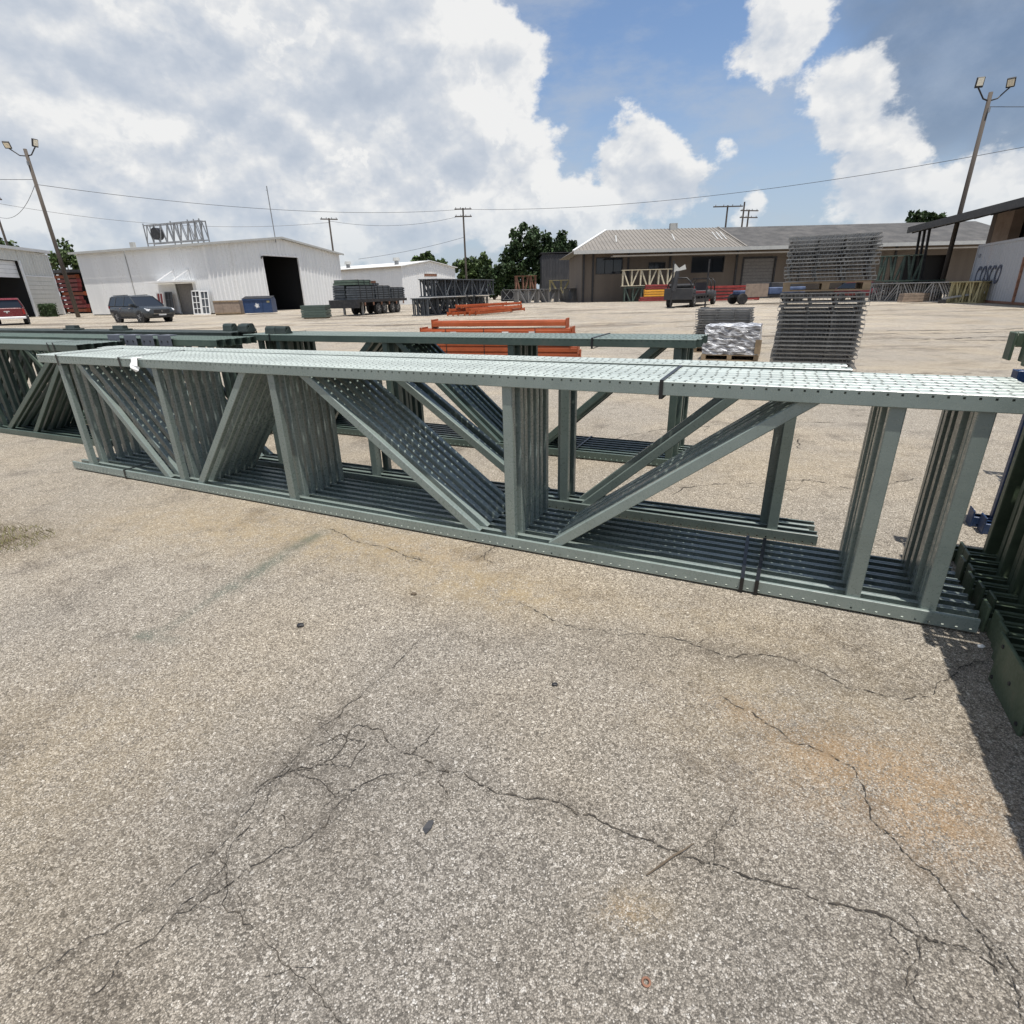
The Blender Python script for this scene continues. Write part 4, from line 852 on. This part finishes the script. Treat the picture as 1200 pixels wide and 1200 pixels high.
# long trailer loaded with dark rack bundles
TA = math.atan2(11.1, 3.4); e = empty('flat_trailer', (-12.0, 43.6, 0), TA, 'long flat trailer stacked with dark steel bundles near the small shop', 'trailer')
MB().box(0, 7.8, -1.15, 1.15, .92, 1.12).build('deck', BLACKM, e); MB().box(.2, 7.6, -.5, -.35, .62, .918).box(.2, 7.6, .35, .5, .62, .918).build('chassis', BLACKM, e)
for sg in (-1, 1):
    for x in (2.9, 3.85, 5.2, 6.1): wheel(e, x, sg*1.0, .42, .28)
    MB().bar((1.0, sg*.8, .05), (1.0, sg*.8, .92), .14).build('landing_leg', STEEL, e)
    for k in range(6): MB().box(.8+k*1.25, .92+k*1.25, sg*1.15-.03, sg*1.15+.03, .7, .918).build('side_rub', RUSTY, e)
MB().box(-.3, 0, -1.2, 1.2, .55, 1.12).build('bumper', BLACKM, e)
def bundle(loc, rz, L, wd, h, mat, label, layers=3, name='steel_bundle'):
    e = empty(name, loc, rz, label, 'steel bundle', 'dark bundles on the long trailer'); rr = random.Random(int(L*100+h*77+loc[0]*13))
    for k in range(layers):
        z = h*k/layers; MB().box(rr.uniform(0, .12), L-rr.uniform(0, .12), 0, wd*rr.uniform(.9, 1), z, z+h/layers-.035).build('layer', mat, e)
    for x in (.15, .5, .85): MB().box(L*x, L*x+.06, -.03, wd+.02, -.0, h).build('band', BLACKM, e)
cT, sT = math.cos(TA), math.sin(TA)
for i, (x, y, z, L, wd, h, q) in enumerate(((0, -1.1, 1.13, 2.5, 1.0, .95, 6), (0, .02, 1.13, 2.5, 1.05, 1.0, 6), (2.6, -1.1, 1.13, 2.5, 2.2, .98, 6), (5.2, -1.1, 1.13, 2.4, 2.1, .85, 5), (.1, -1.0, 2.14, 2.3, 2.0, .36, 2), (2.5, -.95, 2.12, 1.1, 1.8, .16, 1))):
    bundle((-12.0+cT*x-sT*y, 43.6+sT*x+cT*y, z), TA, L, wd, h, SLATE if i != 4 else DKGREEN, '%s dark steel bundle on the long trailer, %s' % (ORD[i], ('near row right side', 'near row left side', 'middle row', 'far row', 'upper layer at the near end', 'small upper piece in the middle')[i]), q)

# ------------------------------------------------------------------ things by the warehouse
e = empty('dumpster', (-24.0, 53.4, 0), R(6), 'blue steel dumpster with white emblem beside the open warehouse doorway', 'dumpster')
MB().prism([(0, .12), (1.5, .12), (1.5, 1.25), (1.15, 1.5), (0, 1.3)], 0, 2.5, 'x').build('bin', BLUE, e, bevel=.02)
for x in (.02, .8, 1.6, 2.42): MB().box(x, x+.06, -.05, -.002, .15, 1.28).build('rib', BLUE, e)
MB().box(-.03, 2.53, -.06, -.003, 1.22, 1.32).build('rim', BLUE, e); MB().prism([(-.06, 1.33), (1.15, 1.53), (1.15, 1.57), (-.06, 1.37)], -.03, 2.53, 'x').build('lid', BLACKM, e)
m = MB(); [m.prism([(1.2+.0, .75), (1.2+.26*math.cos(a-.5), .75+.26*math.sin(a-.5)), (1.2+.12*math.cos(a), .75+.12*math.sin(a)), (1.2+.26*math.cos(a+.5), .75+.26*math.sin(a+.5))], -.02, -.004) for a in (0, 1.257, 2.513, 3.77, 5.027)]; m.build('emblem', WTRIM, e)
MB().box(2.1, 2.35, -.02, -.004, 1.0, 1.15).build('sticker', LEMON, e)
e = empty('plywood_crate', (-27.2, 54.4, 0), R(2), 'brown plywood crate against the warehouse corner', 'crate'); 
for k in range(3): MB().box(k*.8, k*.8+.78, 0, 1.0, .1, 1.25).build('panel', PLY, e)
MB().box(0, 2.4, -.04, -.002, .1, .2).box(0, 2.4, -.04, -.002, 1.12, 1.22).build('batten', TIMBER, e); MB().box(0, 2.38, .1, .9, 0, .098).build('skid', TIMBER, e)
def grille_panel(loc, rz, label, wd, h, mat, nx, ny, tilt=-.12, back=None):
    e = empty('grille_panel', loc, rz, label, 'grille panel', 'panels leaning on the warehouse'); e.rotation_euler = (tilt, 0, rz)
    MB().box(0, .1, 0, .08, 0, h).box(wd-.1, wd, 0, .08, 0, h).box(.1, wd-.1, 0, .08, h-.1, h).box(.1, wd-.1, 0, .08, 0, .1).build('frame', mat, e)
    for k in range(1, nx): x = wd*k/nx; MB().box(x-.03, x+.03, .02, .06, .1, h-.1).build('bar', mat, e)
    for k in range(1, ny): z = h*k/ny; MB().box(.1, wd-.1, .025, .055, z-.03, z+.03).build('bar', mat, e)
    if back: MB().box(.1, wd-.1, .065, .075, .1, h-.1).build('backing', back, e)
rzW = math.atan2(-.371, .928)                                         # along the long wall, left to right
def onw(s, off): return (-28.95-.928*s-.371*off, 58.35+.371*s-.928*off, 0)
grille_panel(onw(2.3, .8), rzW, 'white barred panel just right of the warehouse door', 1.1, 2.25, WTRIM, 2, 4, back=CHAR)
grille_panel(onw(1.15, .8), rzW, 'white barred panel next to the warehouse corner', 1.1, 2.2, WTRIM, 2, 3, back=SLATE)
grille_panel(onw(6.0, .8), rzW, 'dark barred panel just left of the warehouse door', .95, 2.2, SLATE, 2, 3, back=CHAR)
grille_panel(onw(7.1, .9), rzW, 'white and red cabinet panel left of the warehouse door', .95, 2.15, WTRIM, 2, 2, back=RED)
# bin of grey-green bars in front of the doorway
e = empty('strapped_bundle', (-14.1, 39.9, 0), R(-4), 'low grey-green strapped bundle on the yard before the open doorway', 'bundle')
for k in range(5): MB().box(.02*(k % 2), 1.75-.03*(k % 2), 0, 1.0, .08+k*.16, .08+k*.16+.145).build('layer', SAGE2, e)
MB().box(.1, 1.65, .1, .9, 0, .075).build('skid', TIMBER, e)
# hedge, leafy faces
def leafy(center_fn, n, size, rnd):
    m = MB()
    for _ in range(n):
        p = Vector(center_fn(rnd)); a = Vector((rnd.gauss(0, 1), rnd.gauss(0, 1), rnd.gauss(0, 1))).normalized(); b = a.orthogonal().normalized(); b.rotate(Matrix.Rotation(rnd.uniform(0, 6.28), 3, a)); c = a.cross(b); s_ = size*rnd.uniform(.6, 1.3)
        m.quad(p-b*s_, p-c*s_*.6, p+b*s_, p+c*s_*.6)
    return m
rl = random.Random(31)
def boxsurf(lx, ly, lz):
    def f(r):
        k = r.random(); x, y, z = r.uniform(0, lx), r.uniform(0, ly), r.uniform(0, lz)
        if k < .45: y = r.uniform(-.05, .08)
        elif k < .75: z = lz+r.uniform(-.1, .08)
        elif k < .88: x = lx+r.uniform(-.1, .05)
        else: x = r.uniform(-.05, .1)
        return (x, y, z)
    return f
e = empty('hedge', (-52.2, 65.4, 0), R(-40), 'clipped green box hedge in front of the cream shed', 'hedge'); MB().box(.12, 2.68, .1, 1.0, 0, 1.16).build('core', LEAFD, e); leafy(boxsurf(2.8, 1.1, 1.25), 1500, .09, rl).build('foliage', LEAFD, e)
# trees
def tree(loc, h, crown, n, mat, label, size=.38, seed=1, group='trees beyond the yard', trunk_r=.25):
    r = random.Random(seed); e = empty('tree', loc, 0, label, 'tree', group); m = MB()
    m.tube([(0, 0, 0), (.1, 0, h*.25), (0, .1, h*.5), (.15, 0, h*.8)], [trunk_r, trunk_r*.8, trunk_r*.55, .05], 8)
    clumps = []
    for (cx, cy, cz, rr) in crown:
        m.tube([(0, 0, h*.3), (cx*.5, cy*.5, (h*.35+cz)/2), (cx, cy, cz)], [trunk_r*.5, trunk_r*.3, .03], 6)
        for _ in range(16):
            d = Vector((r.gauss(0, 1), r.gauss(0, 1), r.gauss(0, .8))).normalized()*rr*r.uniform(.35, 1.0); clumps.append((Vector((cx, cy, cz))+d, rr*r.uniform(.22, .45)))
    m.build('trunk', BARK, e)
    def f(rn):
        c, q = rn.choice(clumps); d = Vector((rn.gauss(0, 1), rn.gauss(0, 1), rn.gauss(0, .8))).normalized()*q*(rn.random()**.4); return c+d
    leafy(f, n, size, r).build('crown', mat, e); return e
tree((4.2, 112, 0), 12, [(-2.2, 0, 9.2, 2.8), (.3, 0, 10, 2.8), (1.5, -1, 7, 2.8), (-2.5, -1, 6, 2.8), (-.5, -1.5, 3.5, 3.0), (1.8, -1.5, 4.5, 2.6), (-3, -1, 3, 2.0)], 11000, LEAFD, 'tall dark leafy tree left of the charcoal store', seed=2)
tree((9.3, 114, 0), 11.5, [(-1, 0, 9.2, 2.8), (1.8, 0, 9.4, 2.5), (0, -1, 7.5, 3), (-2.5, -1, 7, 2.4), (2.6, -1, 7, 2.2)], 8000, LEAFD, 'broad dark tree rising behind the charcoal store', seed=3)
tree((14.0, 113, 0), 9, [(0, 0, 7.2, 1.7), (-1.0, 0, 6.0, 1.8)], 2600, LEAFD, 'small dark tree crown between the charcoal store and the tan building', seed=4)
tree((-6.2, 112, 0), 8.3, [(-1.3, 0, 5.8, 2.1), (1.3, 0, 6.2, 2.0), (0, -1, 3.8, 2.6)], 4500, LEAF, 'sunlit green tree behind the utility pole', seed=5)
tree((-2.3, 110, 0), 6.5, [(-1, 0, 4.2, 1.8), (1.2, 0, 4.4, 1.8), (.3, 0, 2.2, 2.2)], 4000, LEAFD, 'low dark bushy tree right of the utility pole', seed=6)
tree((-15.2, 112, 0), 8.2, [(-1.2, 0, 6.9, 1.5), (.8, 0, 7.3, 1.4), (2.8, 0, 6.3, 1.2)], 1000, LEAF, 'tree top showing over the small shop roof', seed=7)
tree((-66.0, 90, 0), 9, [(-1.8, 0, 7.0, 2.0), (.8, 0, 7.6, 2.0), (2.6, 0, 6.6, 1.6)], 1500, LEAF, 'leafy tree between the cream shed and the warehouse', seed=8, size=.3)
tree((-72, 84, 0), 10.5, [(-2, 0, 9, 2.0), (1.0, 0, 9.2, 1.8), (3, 0, 8.4, 1.4)], 1500, LEAF, 'tree top above the cream shed roof at the left edge', seed=9, size=.3)
tree((63, 92, 0), 12.5, [(-1.5, 0, 10.0, 1.1), (0.2, 0, 10.3, 1.1), (1.9, 0, 9.9, .9)], 1500, LEAFD, 'dark tree top over the roof beside the right lamp pole', seed=10)

# ------------------------------------------------------------------ poles and wires
def flood(e, base, tip, ang, wd=.52, tilt=R(28)):
    a = Vector(base); t_ = Vector(tip); m = MB(); m.tube([a, a.lerp(t_, .45)+Vector((0, 0, -.22)), a.lerp(t_, .85)+Vector((0, 0, -.05)), t_], .05, 8); m.build('lamp_arm', BLACKM, e, smooth=True)
    hd = MB().box(-wd/2, wd/2, -.08, .08, 0, wd*1.25).build('flood_head', BLACKM, e, tip, (tilt, 0, ang), bevel=.03)
    MB().box(-wd*.38, wd*.38, -.095, -.082, .12, wd*1.15).build('lens', LAMPG, hd)
def lamp_pole(loc, h, label, arms, lean=(0, 0)):
    e = empty('lamp_pole', loc, 0, label, 'lamp pole', 'wooden yard lamp poles'); MB().tube([(0, 0, -.1), (lean[0]*.5, lean[1]*.5, h/2), (lean[0], lean[1], h)], [.19, .165, .14], 12).build('pole', WOODPOLE, e, smooth=True)
    for (dx, dz, ang, tl) in arms: flood(e, (lean[0], lean[1], h-.55), (lean[0]+dx, lean[1]-.1, h+dz), ang, tilt=tl)
    MB().box(lean[0]-.03, lean[0]+.1, lean[1]-.25, lean[1]-.13, h-1.3, h-1.0).build('junction_box', STEEL, e)
lamp_pole((-43.04, 58.6, 0), 14.4, 'leaning wooden lamp pole with two floodlights at the left', [(-1.35, .05, R(25), R(48)), (1.05, .1, R(75), R(20))], (-.25, 0))
lamp_pole((36.2, 48.9, 0), 14.3, 'wooden lamp pole with two floodlights at the right', [(-1.1, .25, R(-15), R(8)), (1.25, .25, R(-42), R(42))], (.1, 0))
def utility_pole(loc, h, label, arms=1, rz=0, wd=2.2, lamp=False):
    e = empty('utility_pole', loc, rz, label, 'utility pole', 'distant utility poles'); MB().tube([(0, 0, 0), (0, 0, h)], [.18, .12], 8).build('pole', WOODPOLE, e)
    for k in range(arms):
        z = h-.25-k*1.0; MB().box(-wd/2, wd/2, -.2, -.09, z, z+.16).build('crossarm', WOODPOLE, e)
        for x in (-wd*.42, -wd*.15, wd*.15, wd*.42): MB().tube([(x, -.14, z+.16), (x, -.14, z+.34)], .06, 6).build('insulator', STEEL, e)
    if lamp: MB().tube([(0, 0, h*.6), (-1.2, 0, h*.66), (-1.7, 0, h*.65)], .05, 6).build('lamp_arm', STEEL, e)
utility_pole((-27.3, 96, 0), 12.6, 'utility pole behind the warehouse roof', 1, R(20), 2.6, True)
utility_pole((-6.35, 95, 0), 13.4, 'tall utility pole before the green tree', 2, R(5), 2.6)
utility_pole((33.2, 92, 0), 12.5, 'crossarm pole standing behind the tan building roof', 1, R(0), 4.4)
utility_pole((37.2, 96, 0), 13.4, 'slim pole without crossarm behind the tan roof', 0)
utility_pole((40.4, 102, 0), 13.0, 'farther double-crossarm pole behind the dark roof', 2, R(15), 3.4)
utility_pole((-66.0, 81.0, 0), 14.2, 'dark utility pole at the very left edge', 1, R(60), 2.0)
e = empty('antenna_mast', (-25.2, 67.0, 7.0), 0, 'thin antenna mast on the warehouse roof', 'antenna'); MB().tube([(0, 0, 0), (0, 0, 5.4)], .05, 6).build('mast', STEEL, e); MB().bar((-.15, 0, 5.0), (.0, 0, 5.0), .04).build('bracket', STEEL, e)
def wire(a, b, sag, label, r=.022):
    a = Vector(a); b = Vector(b); pts = [a.lerp(b, k/28) - Vector((0, 0, sag*4*(k/28)*(1-k/28))) for k in range(29)]
    tag(MB().tube(pts, r, 5).build('overhead_wire', BLACKM), label, 'wire', 'overhead wires')
wire((-43.2, 58.6, 11.6), (-6.35, 94.8, 13.2), 1.2, 'overhead wire from the left lamp pole to the tall utility pole')
wire((-6.35, 94.8, 13.2), (60, 52, 14.2), 2.2, 'long overhead wire from the tall utility pole across to the right edge', .024)
wire((-43.2, 58.6, 12.0), (-75, 50, 13.5), .6, 'short overhead wire leaving the left edge of the picture')
wire((-66.0, 81.0, 12.0), (-43.2, 58.6, 11.8), 1.2, 'slack cable between the two poles at the left')
wire((-66.0, 81.0, 13.6), (-27.3, 96, 12.0), 1.5, 'low overhead wire passing above the warehouse')
wire((-27.3, 96, 12.2), (-6.35, 95, 12.4), 1.0, 'overhead wire between the two utility poles')
wire((-6.35, 95, 9.4), (-22, 90, 6.4), .3, 'service wire dropping from the tall utility pole to the small shop')
wire((36.3, 48.9, 13.4), (60, 49, 13.6), .2, 'short overhead wire to the right of the right lamp pole')

# ------------------------------------------------------------------ stacks of racking across the yard
def far_frames(org, ang, n, L, D, mat, label, group, pitch=.13, nb=5, z=0, w_=.09, plates=None):
    st = [L*k/nb+.15 for k in range(nb)] + [L-.15]; dg = [(L*(k+.2)/nb, L*(k+.85)/nb) if k % 2 else (L*(k+.85)/nb, L*(k+.2)/nb) for k in range(nb)]
    frame_stack((org[0], org[1], z), ang, n, L, D, st, dg, mat, label, group, pitch=pitch, hi=False, w=w_, strut_dep=.06, seed=int(abs(org[0])*10)+3, jit=.06)
gA = R(64)
far_frames((-5.4, 39.6), gA, 9, 9.0, 1.15, SLATE, lambda i: '%s slate frame from the front in the lower tier beside the red beam heap' % ORD[i], 'slate frames in the lower tier', pitch=.16, nb=7)
far_frames((-4.9, 39.9), gA, 8, 8.8, 1.15, SLATE, lambda i: '%s slate frame from the front in the upper tier beside the red beam heap' % ORD[i], 'slate frames in the upper tier', pitch=.16, nb=7, z=1.2)
far_frames((1.3, 71.2), R(25), 6, 8.5, 1.6, STEEL, lambda i: '%s pale grey frame from the front in the row before the charcoal store' % ORD[i], 'pale grey frames mid-yard', pitch=.25, nb=6, w_=.12)
far_frames((9.5, 77.2), R(-4), 4, 6.5, 1.5, DKGREEN, lambda i: '%s dark lattice frame from the front near the tan building corner' % ORD[i], 'dark lattice frames by the tan building', pitch=.25, nb=5, w_=.1)
far_frames((13.2, 66.5), R(-3), 3, 5.6, 1.5, SAGE2, lambda i: '%s green lattice frame from the front under the cream truss frames' % ORD[i], 'green frames under the cream ones', pitch=.3, nb=6, w_=.12)
far_frames((13.0, 66.8), R(-3), 3, 6.0, 1.7, CREAM, lambda i: '%s cream truss frame from the front before the tan building windows' % ORD[i], 'cream truss frames', pitch=.3, nb=6, z=1.65, w_=.13)
far_frames((6.4, 88), R(2), 2, 6.6, 1.9, LEMON, lambda i: '%s pale yellow frame from the front before the charcoal store' % ORD[i], 'pale yellow frames', pitch=.5, nb=4, z=.9, w_=.25)
far_frames((1.4, 92), R(10), 3, 3.4, 3.2, RUSTY, lambda i: '%s rusty orange frame from the front under the dark tree' % ORD[i], 'rusty frames under the tree', pitch=.5, nb=3, z=.4, w_=.2)
far_frames((31.0, 47.2), R(-14), 5, 3.6, 1.5, DKGREEN, lambda i: '%s dark green frame from the front in the row before the right lamp pole' % ORD[i], 'dark green frames by the right lamp pole', pitch=.5, nb=5)
far_frames((35.4, 50.5), R(150), 4, 3.2, 2.0, DKGREEN, lambda i: '%s grey-green cage frame stacked behind the right lamp pole row' % ORD[i], 'cage frames by the right lamp pole', pitch=.3, nb=5, z=1.5)
far_frames((33.5, 40.4), R(112), 8, 7.5, 1.35, STEEL, lambda i: '%s grey frame from the right in the row before the container' % ORD[i], 'grey frames before the container', pitch=.28, nb=6)
far_frames((31.9, 38.5), R(112), 5, 2.0, 1.35, LEMON, lambda i: '%s yellow frame from the camera side before the container' % ORD[i], 'yellow frames before the container', pitch=.28, nb=5)
# red and yellow beams in front of the tan building
def simple_beams(org, ang, rows, L, label, group):
    ca, sa = math.cos(ang), math.sin(ang); i = 0
    for (z, n, mat, off, l) in rows:
        mm = beam_meshes(l, mat, .2, .16)
        for k in range(n): beam((org[0]+ca*off-sa*k*.2, org[1]+sa*off+ca*k*.2, z), ang, l, mm, label(i), group); i += 1
simple_beams((14.3, 63.0), R(-4), [(.1, 3, RED, 0, 5.8), (.32, 3, RED, .1, 5.6), (.56, 3, YELLOW, .5, 4.2), (.80, 3, YELLOW, .5, 4.2), (1.04, 3, YELLOW, .5, 4.2), (1.30, 3, RED, .6, 4.6), (1.54, 3, RED, .6, 4.6)], 5, lambda i: '%s beam counted upward in the red and yellow pile by the tan building' % ORD[i], 'red and yellow beams by the tan building')
simple_beams((18.8, 56.5), R(14), [(.1, 4, RED, 0, 6.5), (.4, 4, RED, 0, 6.5), (.7, 4, RED, .2, 6.3), (1.0, 4, RED, .1, 6.3), (1.25, 4, RED, -1, 7.5)], 5, lambda i: '%s beam counted upward in the red pile between flatbed and trailer' % ORD[i], 'red beams between flatbed and trailer')
rr = random.Random(17)
for i in range(12):                                                   # untidy heap of orange beams
    L = rr.uniform(4.5, 7.5); mm = beam_meshes(L, ORANGE, .16, .1); a = R(58)+rr.uniform(-.06, .06)
    beam((-3.9+i*.19+rr.uniform(-.05, .05), 38.3+rr.uniform(-.4, .4)-i*.05, .08+(.22 if i % 2 else 0)+(.22 if i in (3, 5) else 0)), a, L, mm, '%s beam from the left in the untidy orange heap beside the slate frames' % ORD[i], 'untidy orange beam heap')
for i in range(9):                                                    # red beams racked between shed and warehouse
    mm = beam_meshes(4.2, RED if i % 4 else ORANGE, .40, .5); beam((-60.0+.25*math.sin(i*2.1), 79.4+.2*math.cos(i*3.3), .2+i*.52), R(-20)+.05*math.sin(i*1.7), 4.2, mm, '%s red beam pack from the ground between shed and warehouse' % ORD[i], 'red beam packs between shed and warehouse')
e = empty('dark_rack_cover', (-60.6, 80.2, 0), R(-20), 'dark roofed rack standing between the cream shed and the warehouse', 'rack cover'); MB().box(-1.5, 6.2, -1.9, 2, 4.95, 5.3).build('roof', BLACKM, e); MB().box(-1.5, 6.2, 1.7, 1.8, 0, 4.948).build('back_panel', DARKIN, e)
for x in (-1.2, 1.0): MB().box(x, x+.15, -.5, -.35, 0, 4.948).build('post', BLACKM, e)
e = empty('timber_stack', (28.8, 42.4, 0), R(3), 'low stack of grey timbers on the yard at the right', 'timber stack'); 
for k in range(3): MB().box(.03*k, 2.5-.05*k, 0, .5, .05+k*.2, .05+k*.2+.18).build('timber', PLY, e)
e = empty('tool_box', (31.4, 37.2, 0), R(-20), 'small black box at the foot of the container', 'box'); MB().box(0, 1.0, 0, .6, 0, .5).build('case', BLACKM, e, bevel=.03); MB().box(.1, .9, .1, .5, .505, .7).build('lid', BLACKM, e, bevel=.03)
e = empty('drawbar_stand', (31.5, 38.5, 0), R(150), 'grey drawbar lying on a block before the yellow frames', 'drawbar'); MB().bar((0, 0, .65), (2.2, 0, .3), .12).build('bar', STEEL, e); MB().box(1.95, 2.35, -.2, .2, 0, .23).build('block', BLACKM, e)
e = empty('mesh_fence_row', (-.6, 90, 0), R(4), 'row of grey mesh cages below the dark tree', 'mesh cages')
for k in range(5): MB().box(k*1.3, k*1.3+1.2, 0, .9, .2, .25).box(k*1.3, k*1.3+1.2, 0, .9, 1.6, 1.66).bar((k*1.3, 0, .2), (k*1.3+1.2, 0, 1.6), .06).bar((k*1.3+1.2, 0, .2), (k*1.3, 0, 1.6), .06).build('cage', STEEL, e)
MB().box(-.2, 6.6, .92, 1.1, 0, 1.5).build('dark_panel', CHAR, e)

# ------------------------------------------------------------------ small litter on the asphalt
o = leafy(lambda r: (0, 0, 0), 0, 1, rl); m = MB(); m.quad((-.012, 0, .004), (0, -.02, .007), (.014, .0, .005), (.004, .022, .010)); m.quad((.004, .022, .010), (.014, 0, .005), (.02, .02, .012)); 
tag(m.build('dead_leaf', CHAR, None, (-.274, 1.14, 0)), 'dark shrivelled leaf on the asphalt left of centre', 'leaf')
tag(MB().tube([(.335, .985, .006), (.38, 1.01, .009), (.42, 1.035, .008), (.455, 1.05, .011), (.49, 1.072, .007)], [.002, .0032, .003, .0026, .0012], 6).build('twig', BARK), 'thin dark twig lying on the long crack', 'twig')
m = MB(); R_, r_ = .0085, .0028
for i in range(16):
    for j in range(8): a = i*math.pi/8; b = j*math.pi/4; m.v.append(((R_+r_*math.cos(b))*math.cos(a), (R_+r_*math.cos(b))*math.sin(a), r_*math.sin(b)+.004))
m.f = [(i*8+j, ((i+1) % 16)*8+j, ((i+1) % 16)*8+(j+1) % 8, i*8+(j+1) % 8) for i in range(16) for j in range(8)]
tag(m.build('rusty_washer', RUSTY, None, (.277, .744, 0), smooth=True), 'small rusty washer near the bottom of the picture', 'washer')
def pebble(loc, r, mat, label, seed):
    bm = bmesh.new(); bmesh.ops.create_icosphere(bm, subdivisions=2, radius=r); rp = random.Random(seed)
    for v in bm.verts: v.co = Vector((v.co.x*1.3, v.co.y, v.co.z*.6))*rp.uniform(.85, 1.15)
    me = bpy.data.meshes.new('pebble'); bm.to_mesh(me); bm.free(); me.materials.append(mat); tag(link('pebble', me, None, (loc[0], loc[1], r*.5)), label, 'pebble')
pebble((-1.023, 2.221), .014, BLACKM, 'black pebble on open asphalt below the long frame bundle', 1); pebble((.153, 1.757), .010, BLACKM, 'small dark pebble right of centre on the asphalt', 2); pebble((-.524, 2.489), .012, BARK, 'brown crumb on the asphalt near the tan stain', 3)
pebble((1.99, 1.93), .012, WHITEP, 'left white chip in the shadow by the bundle corner', 4); pebble((2.06, 1.90), .011, WHITEP, 'right white chip in the shadow by the bundle corner', 5)
rg = random.Random(41); m = MB()
for _ in range(700):
    a, q = rg.uniform(0, 6.28), rg.random()**.7; x, y = -3.48+math.cos(a)*q*.42, 3.30+math.sin(a)*q*.26; h = rg.uniform(.012, .05); b = rg.uniform(0, 6.28); lx, ly = math.cos(b)*h*.8, math.sin(b)*h*.8; w_ = .0022
    m.quad((x-w_, y, .002), (x+w_, y, .002), (x+lx*.6+w_*.6, y+ly*.6, h*.7), (x+lx, y+ly, h))
tag(m.build('dry_grass', GRASS), 'dry grass tuft growing from the soil at the left edge', 'grass', kind='stuff')
